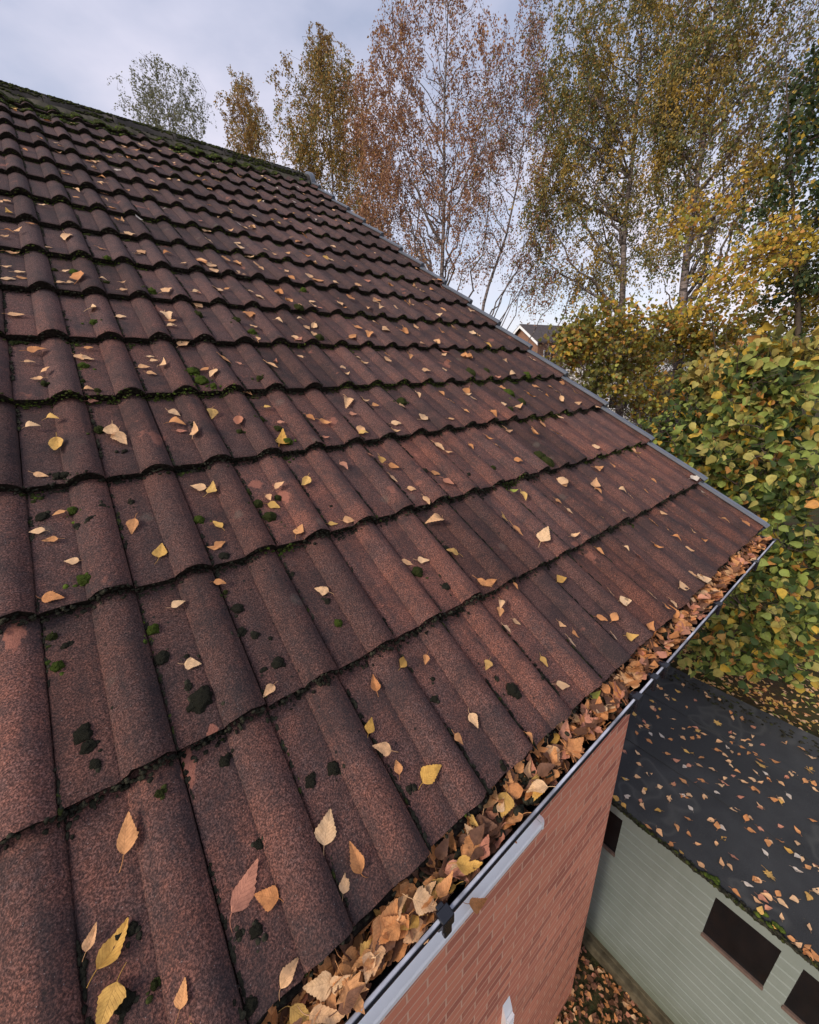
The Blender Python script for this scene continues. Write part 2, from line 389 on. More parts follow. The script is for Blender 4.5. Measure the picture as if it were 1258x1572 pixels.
LEAFCOL = {
 'Y': ((0.70, 0.39, 0.08), (0.78, 0.49, 0.15), (0.30, 0.13, 0.03), 'golden'),
 'P': ((0.86, 0.47, 0.22), (0.90, 0.60, 0.33), (0.33, 0.18, 0.08), 'buff'),
 'O': ((0.68, 0.28, 0.095), (0.78, 0.38, 0.15), (0.24, 0.09, 0.035), 'orange'),
 'K': ((0.58, 0.23, 0.14), (0.66, 0.31, 0.19), (0.24, 0.09, 0.06), 'salmon'),
 'B': ((0.15, 0.070, 0.040), (0.24, 0.115, 0.065), (0.05, 0.025, 0.018), 'brown'),
 'W': ((0.66, 0.58, 0.48), (0.72, 0.63, 0.52), (0.40, 0.32, 0.25), 'whitish'),
 'G': ((0.34, 0.38, 0.06), (0.42, 0.42, 0.09), (0.12, 0.14, 0.03), 'greenish'),
}
for k, v in LEAFCOL.items(): M['leaf' + k] = m_leaf('leaf_' + v[3].replace(' ', '_'), v[0], v[1], v[2])
M['leafmix'] = m_leaf('leaf_mixed', (1, 1, 1), (1, 1, 1), (0.25, 0.10, 0.04), True)

# ------------------------------------------------------------------ ground
GV = []; GF = []
def gz(x, y):
    t = min(1, max(0, (x - 5.25) / 0.9)); t = t * t * (3 - 2 * t)
    if y > 3.2: t *= max(0, 1 - (y - 3.2) / 2)
    far = max(0.0, (math.hypot(x, y) - 25) / 60)
    return 1.62 * t + 0.06 * noise.noise(Vector((x * .7, y * .7, 0))) * (t + .05) + min(far, 1.0) * 3.6
gs = sorted(set([-700, -300, -120, -60, -30, -16] + [round(-9 + .45 * i, 2) for i in range(60)] + [20, 26, 34, 45, 60, 85, 120, 200, 400, 700]))
for y in gs:
    for x in gs: GV.append((x, y, gz(x, y)))
n = len(gs)
GF = [(j * n + i, j * n + i + 1, (j + 1) * n + i + 1, (j + 1) * n + i) for j in range(n - 1) for i in range(n - 1)]
me = mesh_np('ground', GV, GF, [M['ground']], smooth=True)
tag(link(bpy.data.objects.new('ground', me)), 'leaf strewn ground around the house', kind='structure')

# ------------------------------------------------------------------ the house
GAUGE, S0, XR = 0.345, -0.135, 2.475
EAVEZ = RP(0, S0)[2]
WALLY, WALLX = 0.703, 2.435
house = empty('brick_house', (0, WALLY, 0))
tag(house, 'red brick house seen from its eaves, under a brown concrete tiled roof', 'house')
house_inv = np.array([0, WALLY, 0])
def hb(mb, name, mat, parent=None, smooth=False):
    """part of the house: geometry is given in world coordinates"""
    par = parent or house
    off = house_inv if par is house else house_inv + (np.array(par.location) if parent is not None else 0)
    return mb.build(name, mat, par, smooth, loc=off)
UP = 0.150                                                   # one pan and one roll
def prof(t):
    """height of the tile face, t in 0..1 over one unit that starts at a seam"""
    q = (t - 0.49) / 0.49
    if q <= 0: return 0.0020 * (1 - t / 0.49) - 0.0015 * math.exp(-((t - 0.49) / .03) ** 2) - 0.004 * math.exp(-(t / .012) ** 2)
    if q <= 1:
        a = 1 - math.cos(math.pi * min(1, q / .5)) if q < .5 else 2 - 2 * ((q - .5) / .5) ** 2.6 * .80
        e = math.sqrt(max(0, 1 - (1 - min(1, q / .5)) ** 2))
        return 0.0245 * (.5 * a * .5 + .5 * e if q < .5 else a / 2)
    return 0.0245 * .2 * max(0.0, 1 - (q - 1) / 0.02) - .004
DROP = 0.025
def roof_h(x, s):
    k = math.floor((s - S0) / GAUGE); f = (s - S0) / GAUGE - k
    t = ((x + 0.0275) / UP) % 1.0
    return prof(t) * (1 - .26 * f) - DROP * f
TS = [0.0, 0.015, 0.04, 0.2, 0.36, 0.43, 0.465, 0.485, 0.495, 0.505, 0.525, 0.55, 0.59, 0.65, 0.72, 0.79, 0.86, 0.91, 0.945, 0.965, 0.978, 0.99]
NC = 16
orange_spots = [(*on_roof(590, 910), 0.030), (*on_roof(655, 895), 0.016), (*on_roof(722, 1130), 0.012), (*on_roof(436, 758), 0.016), (*on_roof(120, 815), 0.012),
                (*on_roof(155, 752), 0.022), (*on_roof(210, 760), 0.020), (*on_roof(95, 770), 0.02), (*on_roof(390, 730), 0.03), (*on_roof(240, 940), 0.014), (*on_roof(325, 1120), 0.012), (*on_roof(20, 975), 0.016),
                (*on_roof(640, 690), 0.02), (*on_roof(290, 1175), 0.014)]
V = []; F = []; MI = []; C = []
for k in range(NC):
    sA = S0 + k * GAUGE
    u0 = -24 + (k % 2)
    j = u0
    while j * UP - 0.0275 < XR:
        x0 = -0.0275 + j * UP
        dz = random.uniform(-.0018, .0022); ds = random.uniform(-.0045, .0045); rot = random.uniform(-.010, .010)
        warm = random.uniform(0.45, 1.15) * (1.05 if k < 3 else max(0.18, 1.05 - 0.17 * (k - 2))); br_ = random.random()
        xs = []
        for uu in range(2):
            for t in TS: xs.append((x0 + (uu + t) * UP, prof(t)))
        xs = [(x, p) for x, p in xs if x < XR]
        ss = [0.0, 0.004, 0.03, 0.08, 0.16, 0.24, 0.32, 0.385]
        if k == NC - 1: ss = [0.0, 0.004, 0.03, 0.08, 0.16, 0.22]
        base = len(V); nx = len(xs)
        rows = [-1] + list(range(len(ss)))
        if nx > 2:
            for r in rows:
                for (x, p) in xs:
                    jag = 0.0035 * noise.noise(Vector((x * 40, k * 3.1, 0))) + 0.0025 * noise.noise(Vector((x * 140, k, 5))) + 0.016 * max(0, noise.noise(Vector((x * 22, k * 5.7, 8))) - .42)
                    if r == -1:
                        s_ = sA + ds + jag + 0.004; nn = p * .72 - 0.0225 + dz
                    else:
                        s_ = sA + ss[r] + ds + (jag if r < 2 else 0); nn = p * (1 - .26 * ss[r] / GAUGE) - DROP * ss[r] / GAUGE + dz - (0.0022 if r == 0 else 0)
                    s_ += (x - x0 - UP) * rot
                    V.append(RP(x, s_, nn) - house_inv)
                    o = 0.0
                    for (ox, os_, orr) in orange_spots:
                        d = math.hypot(x - ox, s_ - os_)
                        o = max(o, 1 - d / (orr * 2.0))
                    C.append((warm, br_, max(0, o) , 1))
            for r in range(len(rows) - 1):
                for i in range(nx - 1):
                    F.append((base + r * nx + i, base + r * nx + i + 1, base + (r + 1) * nx + i + 1, base + (r + 1) * nx + i))
                    MI.append(1 if r < 1 else 0)
        j += 2
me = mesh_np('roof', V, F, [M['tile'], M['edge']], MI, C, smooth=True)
try: me.set_sharp_from_angle(angle=math.radians(50))
except Exception: pass
roof = bpy.data.objects.new('roof', me); link(roof, house)
# finer colour grid for worn patches is not needed: tint is interpolated over the tile face
SR = S0 + NC * GAUGE - 0.06
RIDGE = RP(0, SR + 0.02)
# boarding under the tiles and the far slope
mb = MB()
A0 = RP(-3.6, S0 + .05, -.05); A1 = RP(2.43, S0 + .05, -.05); B0 = RP(-3.6, SR, -.05); B1 = RP(2.43, SR, -.05)
dn = -.03 * SN
mb.add([A0, A1, B1, B0, A0 + dn, A1 + dn, B1 + dn, B0 + dn], [(0, 1, 2, 3), (4, 7, 6, 5), (0, 4, 5, 1), (1, 5, 6, 2), (2, 6, 7, 3), (3, 7, 4, 0)])
hb(mb, 'roof_boarding', M['sillwood'])
mb = MB()
Yr = RIDGE[1]; Zr = RIDGE[2]
C0 = np.array([-3.6, 2 * Yr - A0[1], A0[2]]); C1 = np.array([2.47, 2 * Yr - A0[1], A0[2]]); D0 = np.array([-3.6, Yr, Zr - .03]); D1 = np.array([2.47, Yr, Zr - .03]); dn = np.array([0, 0, -.05])
mb.add([C0, C1, D1, D0, C0 + dn, C1 + dn, D1 + dn, D0 + dn], [(0, 3, 2, 1), (4, 5, 6, 7), (0, 1, 5, 4), (1, 2, 6, 5), (2, 3, 7, 6), (3, 0, 4, 7)])
hb(mb, 'far_roof_slope', M['slate'])
# walls
mb = MB()
eb = EAVEZ - 0.22
yb = 2 * Yr - WALLY
zt = lambda y: Zr - abs(y - Yr) * math.tan(PITCH) - .14
pr = [(WALLY, 0), (yb, 0), (yb, zt(yb)), (Yr, zt(Yr)), (WALLY, zt(WALLY))]
mb.extrude(pr, (WALLX, 0, 0), (0, 1, 0), (0, 0, 1), (-6.0, 0, 0))
hb(mb, 'wall', M['brick'])
# fascia, soffit
mb = MB().box((-3.6, .392, EAVEZ - .19), (2.44, .378, EAVEZ - .02)); hb(mb, 'fascia', M['white'])
mb = MB().extrude([(0, 0), (.003, 0), (.075, .030), (.075, .034), (0, .004)], (-3.6, .331, EAVEZ - .044), (0, 1, 0), (0, 0, 1), (6.05, 0, 0)); hb(mb, 'eaves_strip', M['edge'])
mb = MB().box((-3.6, .392, EAVEZ - .19), (2.44, WALLY - .002, EAVEZ - .178)); hb(mb, 'soffit', M['white'])
# bargeboard on the gable verge
mb = MB()
P0 = RP(2.445, S0 + .03, -.055); P1 = RP(2.445, SR, -.055)
pr = [(0, 0), (.018, 0), (.018, -.16), (0, -.16)]
mb.extrude(pr, P0, (1, 0, 0), (0, 0, 1), P1 - P0); hb(mb, 'bargeboard', M['white'])
# ridge tiles
x = 2.45; first = True
while x > -3.6:
    mb = MB(); L_ = 0.448; n_ = 13; r = 0.118
    for a, b, rr in ((x - L_, x - 0.0, r),):
        Vv = []; Ff = []
        for xi in (a, a + .03, a + .031, b):
            k_ = 1.05 if xi < a + .0305 else 1.0
            for i in range(n_):
                an = math.pi * (i / (n_ - 1)) * 1.0
                Vv.append((xi, Yr + math.cos(an) * rr * k_, Zr - .065 + math.sin(an) * rr * .95 * k_ + 0.003 * noise.noise(Vector((xi * 3, i, 2)))))
        for q in range(3):
            for i in range(n_ - 1): Ff.append((q * n_ + i, q * n_ + i + 1, (q + 1) * n_ + i + 1, (q + 1) * n_ + i))
        mb.add(Vv, Ff)
        mb.add([Vv[3 * n_ + i] for i in range(n_)], [tuple(range(n_))])
    hb(mb, 'ridge_tile', M['ridge'], smooth=True); x -= L_ + .004
# block end cap of the ridge
mb = MB(); pr = [(math.cos(math.pi * i / 16) * .135, math.sin(math.pi * i / 16) * .128) for i in range(17)] + [(-.135, -.10), (.135, -.10)]
mb.extrude(pr, (2.452, Yr, Zr - .055), (0, 1, 0), (0, 0, 1), (.05, 0, 0)); hb(mb, 'ridge_end_cap', M['verge'])
# ridge bedding mortar, with an uneven lower edge
mb = MB(); Vv = []; Ff = []; q = 0
xx = -3.6
while xx < 2.44:
    e = .012 * noise.noise(Vector((xx * 9, 0, 0)))
    for yy, zz in ((-.075, .045), (-.125 + e, -.005), (-.150 + e, -.060)):
        Vv.append((xx, Yr + yy, Zr - .05 + zz))
    xx += .03; q += 1
for i in range(q - 1):
    for jx in range(2): Ff.append((i * 3 + jx, (i + 1) * 3 + jx, (i + 1) * 3 + jx + 1, i * 3 + jx + 1))
mb.add(Vv, Ff); hb(mb, 'ridge_bedding', M['mortar'], smooth=True)
# stepped dry verge caps, one per course
for k in range(NC):
    mb = MB(); sA = S0 + k * GAUGE - .012
    n0, n1 = .036, .034 - DROP
    x0, x1 = XR - .022, XR + .012
    a = lambda x_, s_, n_: RP(x_, s_, n_)
    ln = GAUGE + .03 if k < NC - 1 else GAUGE - .05
    sec = []
    for (s_, nn) in ((sA, n0), (sA + .02, n0 + .001), (sA + ln, n1 - .004)):
        sec.append([a(x0, s_, nn - .013), a(x0 + .002, s_, nn - .002), a(x0 + .008, s_, nn), a(x1 - .006, s_, nn + .001), a(x1, s_, nn - .005), a(x1, s_, nn - .105), a(x1 - .006, s_, nn - .105), a(x1 - .006, s_, nn - .03)])
    Vv = [p for s2 in sec for p in s2]; Ff = []
    for i in range(2):
        for jx in range(8): Ff.append((i * 8 + jx, i * 8 + (jx + 1) % 8, (i + 1) * 8 + (jx + 1) % 8, (i + 1) * 8 + jx))
    Ff += [tuple(range(8))[::-1], tuple(range(16, 24))]
    # closed front of the cap
    f0 = a(x0, sA, n0 - .013); f1 = a(x1, sA, n0 - .013); f2 = a(x1, sA + .004, n0 - .105); f3 = a(x0, sA + .004, n0 - .06)
    mb.add(Vv, Ff); mb.add([f0, f1, f2, f3], [(0, 1, 2, 3)])
    hb(mb, 'verge_cap', M['verge'])
# gutter: half round, front lip at y=.262
GYC, GR, GZT = 0.320, 0.056, CAMZ - 0.806
GX0, GX1 = -3.2, 2.464
def gut_prof(t=0.0025, r=GR):
    o = [(math.cos(math.pi + math.pi * i / 18) * r, math.sin(math.pi + math.pi * i / 18) * r) for i in range(19)]
    i_ = [(math.cos(math.pi + math.pi * i / 18) * (r - t), math.sin(math.pi + math.pi * i / 18) * (r - t)) for i in range(18, -1, -1)]
    lip = [(-r + t, 0.001), (-r + t, .0035), (-r - .001, .006), (-r - .006, .0045), (-r - .0075, 0), (-r - .0065, -.005), (-r - .001, -.006)]
    return o[1:] + i_[:-1] + lip
mb = MB().extrude(gut_prof(), (GX0, GYC, GZT), (0, 1, 0), (0, 0, 1), (GX1 - GX0, 0, 0))
gutter = hb(mb, 'gutter', M['black_plastic'])
mb = MB().extrude([(math.cos(math.pi + math.pi * i / 18) * (GR + .004), math.sin(math.pi + math.pi * i / 18) * (GR + .004)) for i in range(19)] + [(GR + .004, .006), (-GR - .008, .006)], (GX1, GYC, GZT), (0, 1, 0), (0, 0, 1), (.012, 0, 0))
def sub(mb, name, mat, smooth=False):
    o = mb.build(name, mat, gutter, smooth, loc=house_inv); return o
sub(mb, 'stop_end', M['black_plastic'])
mb = MB().box((GX0, GYC - GR - .0050, GZT + .0030), (GX1 - .03, GYC - GR + .0006, GZT + .0072), .0015)  # strip added on top of the lip to carry the painted highlight
sub(mb, 'lip_sheen_strip', M['rail'])
def rail_x(u, v):
    p = on_z(u, v, GZT); return p[0]
def clip(x, w_, big=False):
    mb = MB(); r = GR + .003
    o = [(math.cos(math.pi + math.pi * i / 14) * r, math.sin(math.pi + math.pi * i / 14) * r) for i in range(15)]
    i_ = [(math.cos(math.pi + math.pi * i / 14) * (r + .005), math.sin(math.pi + math.pi * i / 14) * (r + .005)) for i in range(14, -1, -1)]
    mb.extrude(o + i_, (x - w_ / 2, GYC, GZT), (0, 1, 0), (0, 0, 1), (w_, 0, 0))
    yl = GYC - GR
    mb.box((x - w_ / 2 - .001, yl - .013, GZT - .012), (x + w_ / 2 + .001, yl + .006, GZT + .0125), .002)
    mb.box((x - w_ / 2 + .004, yl + .003, GZT - .006), (x + w_ / 2 - .004, yl + .013, GZT + .0115), .002)
    mb.box((x - w_ / 2 + .003, yl - .012, GZT - .034), (x + w_ / 2 - .003, yl - .003, GZT - .01), .002)
    return sub(mb, 'union_clip' if big else 'gutter_bracket', M['black_plastic'])
clip(rail_x(683, 1408), .022)
clip(rail_x(1103, 930), .024)
clip(rail_x(976, 1072), .026, True); clip(rail_x(1003, 1042), .02, True); clip(rail_x(1019, 1024), .022, True)
clip(-.45, .03); clip(2.1, .024)
mb = MB(); xo = (rail_x(976, 1072) + rail_x(1019, 1024)) / 2
mb.extrude(gut_prof(.002, GR + .0035)[:36], (xo - .07, GYC, GZT), (0, 1, 0), (0, 0, 1), (.14, 0, 0))
mb.tube([(xo, GYC, GZT - .05), (xo, GYC, GZT - .12), (xo, GYC + .03, GZT - .17), (xo, WALLY - .08, GZT - .36), (xo, WALLY - .05, GZT - .42), (xo, WALLY - .05, GZT - .60)], .034, 14)
sub(mb, 'running_outlet', M['black_plastic'])
# front windows with projecting sills
def window(xr, wd, zs, ht, nm='window'):
    x1 = xr - .05; x0 = x1 - wd
    mb = MB(); yf = WALLY - .004; t = .06
    mb.box((x0, yf - .012, zs), (x1, yf + .05, zs + t)).box((x0, yf - .012, zs + ht - t), (x1, yf + .05, zs + ht))
    mb.box((x0, yf - .012, zs + t), (x0 + t, yf + .05, zs + ht - t)).box((x1 - t, yf - .012, zs + t), (x1, yf + .05, zs + ht - t))
    mb.box(((x0 + x1) / 2 - .035, yf - .011, zs + t), ((x0 + x1) / 2 + .035, yf + .05, zs + ht - t))
    wo = hb(mb, nm, M['white'])
    gl = MB().box((x0 + t, yf + .0, zs + t), ((x0 + x1) / 2 - .035, yf + .004, zs + ht - t)).box(((x0 + x1) / 2 + .035, yf, zs + t), (x1 - t, yf + .004, zs + ht - t))
    gl.build('pane', M['glass'], wo, False, loc=house_inv)
    sb = MB()
    pr = [(.0, .030), (-.050, .022), (-.056, .014), (-.056, -.012), (-.050, -.016), (-.044, -.012), (-.044, .004), (0, .008)]
    sb.extrude([(a * 1.0, b) for a, b in pr], (x0 - .05, WALLY, zs - .03), (0, 1, 0), (0, 0, 1), (wd + .085, 0, 0))
    # moulded end cap with a cut corner
    sb.extrude([(xr - .012, 0), (xr - .012, -.058), (xr, -.058 + .0), (xr + .012, -.044), (xr + .012, 0)], (0, WALLY, zs - .047), (1, 0, 0), (0, 1, 0), (0, 0, .050))
    sb.build('sill', M['white'], wo, False, loc=house_inv)
    return wo
pe = ray(835, 1268); ts = (WALLY - .056) / pe[1]; pe = CAM + pe * ts
window(pe[0], 1.75, pe[2] + .03, 1.22)
pe2 = ray(796, 1548); pe2 = CAM + pe2 * ((WALLY - .07) / pe2[1])
mb = MB().extrude([(0, 0), (-.03, -.10), (-.05, -.26), (0, -.26)], (pe2[0] - .07, WALLY - .001, pe2[2]), (0, 1, 0), (0, 0, 1), (.07, 0, 0))
for q in range(5): mb.box((pe2[0] - .064, WALLY - .055, pe2[2] - .12 - q * .028), (pe2[0] - .006, WALLY - .035, pe2[2] - .11 - q * .028))
hb(mb, 'extractor_vent', M['white'])

# ------------------------------------------------------------------ shed
H1 = 3.82; SZ = CAMZ - H1; SX0 = 0.772 * H1; SX1 = 1.372 * H1; SY0, SY1 = -2.6, 3.2
WX = 0.4965 * 6.0
shed = empty('garden_shed', (WX, 0, 0)); tag(shed, 'sage green clad outbuilding with dark windows and a flat black felt roof below the gable', 'shed')
sh = np.array([WX, 0, 0])
def hs(mb, name, mat, parent=None, smooth=False): return mb.build(name, mat, parent or shed, smooth, loc=sh)
bp = 0.108; zb = 0.17; zt_ = SZ - .10
mb = MB(); z = zb; pr = []
WIN = [(.735, 1.125), (-.365, .022), (-.875, -.478), (-1.75, -1.36), (2.0, 2.4)]
wz0, wz1 = CAMZ - 4.455, CAMZ - 3.94
# shiplap boards; the boards behind the windows stop at the frames
prf = []
while z < zt_ - .01:
    z2 = min(z + bp, zt_)
    prf += [(-.022, z), (-.022, z2 - .018), (-.006, z2 - .004), (-.006, z2)]
    z = z2
pr = prf + [(.02, zt_), (.02, zb)]
ycuts = [SY0]
for a, b in sorted(WIN): ycuts += [a, b]
ycuts.append(SY1)
for i in range(0, len(ycuts), 2):
    mb.extrude(pr, (WX, ycuts[i], 0), (1, 0, 0), (0, 0, 1), (0, ycuts[i + 1] - ycuts[i], 0))
def clipz(za, zb2):
    o = []
    for (a, zz) in prf:
        if za <= zz <= zb2: o.append((a, zz))
    return [(-.020, za)] + o + [(-.020 if True else 0, zb2), (.02, zb2), (.02, za)]
for a, b in WIN:
    mb.extrude(clipz(zb, wz0), (WX, a, 0), (1, 0, 0), (0, 0, 1), (0, b - a, 0))
    mb.extrude(clipz(wz1, zt_), (WX, a, 0), (1, 0, 0), (0, 0, 1), (0, b - a, 0))
hs(mb, 'wall', M['shedgreen'])
mb = MB().box((WX + .03, SY0, zb), (SX1 - .08, SY0 + .02, SZ - .06)).box((WX + .03, SY1 - .02, zb), (SX1 - .08, SY1, SZ - .06)).box((SX1 - .08, SY0, zb), (SX1 - .06, SY1, SZ - .06))
hs(mb, 'back_wall', M['shedgreen'])
for a, b in WIN:
    mb = MB().box((WX - .012, a, wz0 + .03), (WX + .012, b, wz1))
    wo = hs(mb, 'window', M['glass'])
    MB().box((WX - .034, a - .004, wz0 - .002), (WX - .008, b + .004, wz0 + .030), .003).build('sill', M['sillwood'], wo, loc=sh)
mb = MB().box((WX - .032, SY0 - .02, zt_ - .01), (WX - .010, SY1 + .02, SZ - .015)); hs(mb, 'fascia', M['shedgreen'])
mb = MB().box((WX - .11, SY0 - .03, 0), (WX + .02, SY1 + .03, .145), .012).box((WX - .05, SY0, .146), (WX + .02, SY1, .169)); hs(mb, 'plinth', M['plinth'])
Vv = []; nx, ny = 24, 60
for j in range(ny + 1):
    for i in range(nx + 1):
        fx = i / nx; fy = j / ny
        x = SX0 + (SX1 - SX0) * fx; y = SY0 - .05 + (SY1 - SY0 + .1) * fy
        z = SZ + .018 * fx + .006 * noise.noise(Vector((x * 1.7, y * 1.3, 0))) + (0.05 * max(0, (fx - .86) / .14))
        if i == 0: z -= .012
        Vv.append((x, y, z))
Ff = [(j * (nx + 1) + i, j * (nx + 1) + i + 1, (j + 1) * (nx + 1) + i + 1, (j + 1) * (nx + 1) + i) for j in range(ny) for i in range(nx)]
b0 = len(Vv)
for (x, y, z) in [(SX0, SY0 - .05, SZ - .05), (SX1, SY0 - .05, SZ - .05), (SX1, SY1 + .05, SZ - .05), (SX0, SY1 + .05, SZ - .05)]: Vv.append((x, y, z))
c00, c10, c11, c01 = 0, nx, ny * (nx + 1) + nx, ny * (nx + 1)
Ff.append(tuple([b0, b0 + 1] + [i for i in range(nx, -1, -1)])); Ff.append(tuple([b0 + 3, b0] + [j * (nx + 1) for j in range(0, ny + 1)]))
Ff.append(tuple([b0 + 1, b0 + 2] + [j * (nx + 1) + nx for j in range(ny, -1, -1)])); Ff.append(tuple([b0 + 2, b0 + 3] + [ny * (nx + 1) + i for i in range(nx + 1)])); Ff.append((b0, b0 + 3, b0 + 2, b0 + 1))
mb = MB().add(Vv, Ff)
# lapped seams in the felt, running along the roof
hs(mb, 'roof', M['felt'])
for f in (.34, .70):
    x = SX0 + (SX1 - SX0) * f
    Vv = []; nn = 80
    for j in range(nn + 1):
        y = SY0 + (SY1 - SY0) * j / nn; e = .004 * noise.noise(Vector((f, y * 5, 0)))
        zz = SZ + .018 * f + .006 * noise.noise(Vector((x * 1.7, y * 1.3, 0)))
        Vv += [(x + e, y, zz + .0075), (x + .10, y, zz + .004), (x + e, y, zz - .01)]
    mb = MB().add(Vv, [q for j in range(nn) for q in ((3 * j, 3 * j + 3, 3 * j + 4, 3 * j + 1), (3 * j + 2, 3 * j + 5, 3 * j + 3, 3 * j))])
    hs(mb, 'felt_lap', M['felt'])

# ------------------------------------------------------------------ leaves
def leaf_geo(seed, kind='birch', rows=19):
    r = random.Random(seed)
    V = []; UV = []; F = []
    W = r.uniform(.62, .86); curl = r.uniform(-.35, .55); fold = r.uniform(-.25, .45); tw = r.uniform(-.5, .5); bend = r.uniform(-.35, .35)
    if r.random() < .25: curl *= 2.2; fold += .5
    asym = r.uniform(.8, 1.0) if r.random() < .6 else r.uniform(.45, .7); side = r.choice((-1, 1))
    cols = [-1, -.8, -.4, 0, .4, .8, 1]
    if kind == 'birch':
        pk = r.uniform(.27, .40)
        for i in range(rows):
            t = i / (rows - 1)
            if t < pk: wd = math.sin(math.pi / 2 * (t / pk)) ** .62
            else: wd = (1 - ((t - pk) / (1 - pk)) ** 1.3) ** .95 * (1 - .12 * math.sin(math.pi * (t - pk) / (1 - pk))) if t < 1 else 0.012
            for c in cols:
                ser = 1 + (.045 * (1 if i % 2 else -1) + r.uniform(-.04, .04)) * (abs(c) > .9)
                hw = W / 2 * wd * ser * (asym if c * side > 0 else 1)
                x = c * hw; y = t + .022 * (abs(c) > .9) * (1 if i % 2 else 0) * (t < .95)
                V.append([x, y]); UV.append((.5 + c * .5 * min(1, wd + .1), t))
        nc = len(cols)
        F = [(i * nc + j, i * nc + j + 1, (i + 1) * nc + j + 1, (i + 1) * nc + j) for i in range(rows - 1) for j in range(nc - 1)]
    else:
        lob = [(0, .62), (.35, .40), (.62, .62), (.95, .44), (1.25, .80), (1.62, .52), (1.95, .74), (2.25, .50)]
        half = [(-.12 + .0, -.55)]
        pts = []
        an = [(-100, .30), (-75, .55), (-50, .36), (-28, .78), (-14, .62), (-8, .80), (12, .46), (28, .80), (38, .74), (46, .92), (60, .50), (74, .86), (80, .84), (90, 1.08)]
        out_ = [(math.cos(math.radians(a)) * R * .62 * r.uniform(.92, 1.06), .42 + math.sin(math.radians(a)) * R * .62 * r.uniform(.92, 1.06)) for a, R in an]
        left = [(-x, y) for x, y in out_[::-1][1:]]
        ring = out_ + left
        V.append([0, .22]); UV.append((.5, .2))
        for kx in (.35, .7, 1.0):
            for (x, y) in ring:
                V.append([x * kx, .22 + (y - .22) * kx]); UV.append((.5 + x * kx * .6, max(0, .22 + (y - .22) * kx)))
        m_ = len(ring)
        for j in range(m_ - 1): F.append((0, 1 + j, 2 + j))
        for q in range(2):
            for j in range(m_ - 1): F.append((1 + q * m_ + j, 1 + (q + 1) * m_ + j, 2 + (q + 1) * m_ + j, 2 + q * m_ + j))
        W = 1.0
    ph = r.uniform(0, 9); P = []
    for (x, y) in V:
        z = fold * abs(x) * .6 + curl * (y - .45) ** 2 + tw * x * (y - .4) * .6 + .045 * noise.noise(Vector((x * 4 + ph, y * 4, ph))) + .05 * math.sin(y * 9 + ph) * (x / W) ** 2 * 3
        P.append([x + bend * (y - .3) ** 2 * .4, y, z])
    P = np.array(P)
    P[:, 2] -= np.percentile(P[:, 2], 12)
    # stalk
    pet = r.uniform(.22, .45); pb = r.uniform(-.25, .25); b = len(P); z0 = P[len(cols) // 2][2] if kind == 'birch' else P[0][2]
    ex = []; 
    for i in range(5):
        q = i / 4
        cx = pb * q * q * .8; cy = -pet * q + (.22 if kind != 'birch' else 0) * (1 - q); cz = z0 + .012 - .02 * q + r.uniform(0, .06) * q * (1 - q)
        wd = .014
        ex += [[cx - wd, cy, cz], [cx + wd, cy, cz], [cx, cy, cz + wd * 1.5]]
    P = np.vstack([P, np.array(ex)]); UV += [(.5, 0)] * 15
    for i in range(4):
        for j in range(3): F.append((b + i * 3 + j, b + i * 3 + (j + 1) % 3, b + (i + 1) * 3 + (j + 1) % 3, b + (i + 1) * 3 + j))
    return P, F, UV
NB, NM_ = 18, 5
GEO = [leaf_geo(100 + i) for i in range(NB)] + [leaf_geo(300 + i, 'maple') for i in range(NM_)]
LM = {}
def leaf_mesh(i, c):
    if (i, c) not in LM:
        P, F, UV = GEO[i]; LM[(i, c)] = mesh_np('fallen_leaf', P, F, [M['leaf' + c]], uv=UV, smooth=True)
    return LM[(i, c)]
LEAVES = []      # dicts: pos, ydir, nrm, size, gi, c, where, key
def frame(pos, yd, nr, sz):
    nr = nr / np.linalg.norm(nr); yd = yd - (yd @ nr) * nr; yd /= np.linalg.norm(yd); xd = np.cross(yd, nr)
    return np.column_stack([xd * sz, yd * sz, nr * sz]), pos
def roof_leaf(u, v, Lpx, ang, c, gi=None):
    a = math.radians(ang); x, s = on_roof(u, v)
    x2, s2 = on_roof(u + .5 * Lpx * math.cos(a), v + .5 * Lpx * math.sin(a)); x1, s1 = on_roof(u - .5 * Lpx * math.cos(a), v - .5 * Lpx * math.sin(a))
    d = np.array([x2 - x1, s2 - s1]); ln = np.hypot(*d); d = d / ln
    add_roof_leaf(x, s, d, min(.072, max(.026, ln * 1.0)), c, gi)
def add_roof_leaf(x, s, d, ln, c, gi=None):
    e = .014
    hx = (roof_h(x + e, s) - roof_h(x - e, s)) / (2 * e); fk = ((s - S0) / GAUGE) % 1
    hs_ = -DROP / GAUGE
    if s < S0: return
    nr = SN - hx * .75 * np.array([1, 0, 0]) - hs_ * SU + .10 * rng.normal(size=3)
    h = max(roof_h(x, s), roof_h(x + .012, s) * .7, roof_h(x - .012, s) * .7) + .0035
    yd = d[0] * np.array([1, 0, 0]) + d[1] * SU
    gi = gi if gi is not None else int(rng.integers(NB))
    pos = RP(x, s, h) - yd * ln * .5
    LEAVES.append(dict(pos=pos, y=yd, n=nr, sz=ln, gi=gi, c=c, w='roof', k=int((s - S0) // GAUGE), x=x, mid=RP(x, s, h)))
def table(ox, oy, sc, txt, f):
    for r in txt.replace('\n', ';').split(';'):
        q = r.split()
        if len(q) < 3: continue
        f(ox + float(q[0]) / sc, oy + float(q[1]) / sc, float(q[2]) / sc, *q[3:])
def LF(u, v, l, a='r', c='P'):
    ang = rng.uniform(0, 360) if a == 'r' else float(a)
    roof_leaf(u, v, l * (1.0 if a != 'r' else 1.0), ang, c)
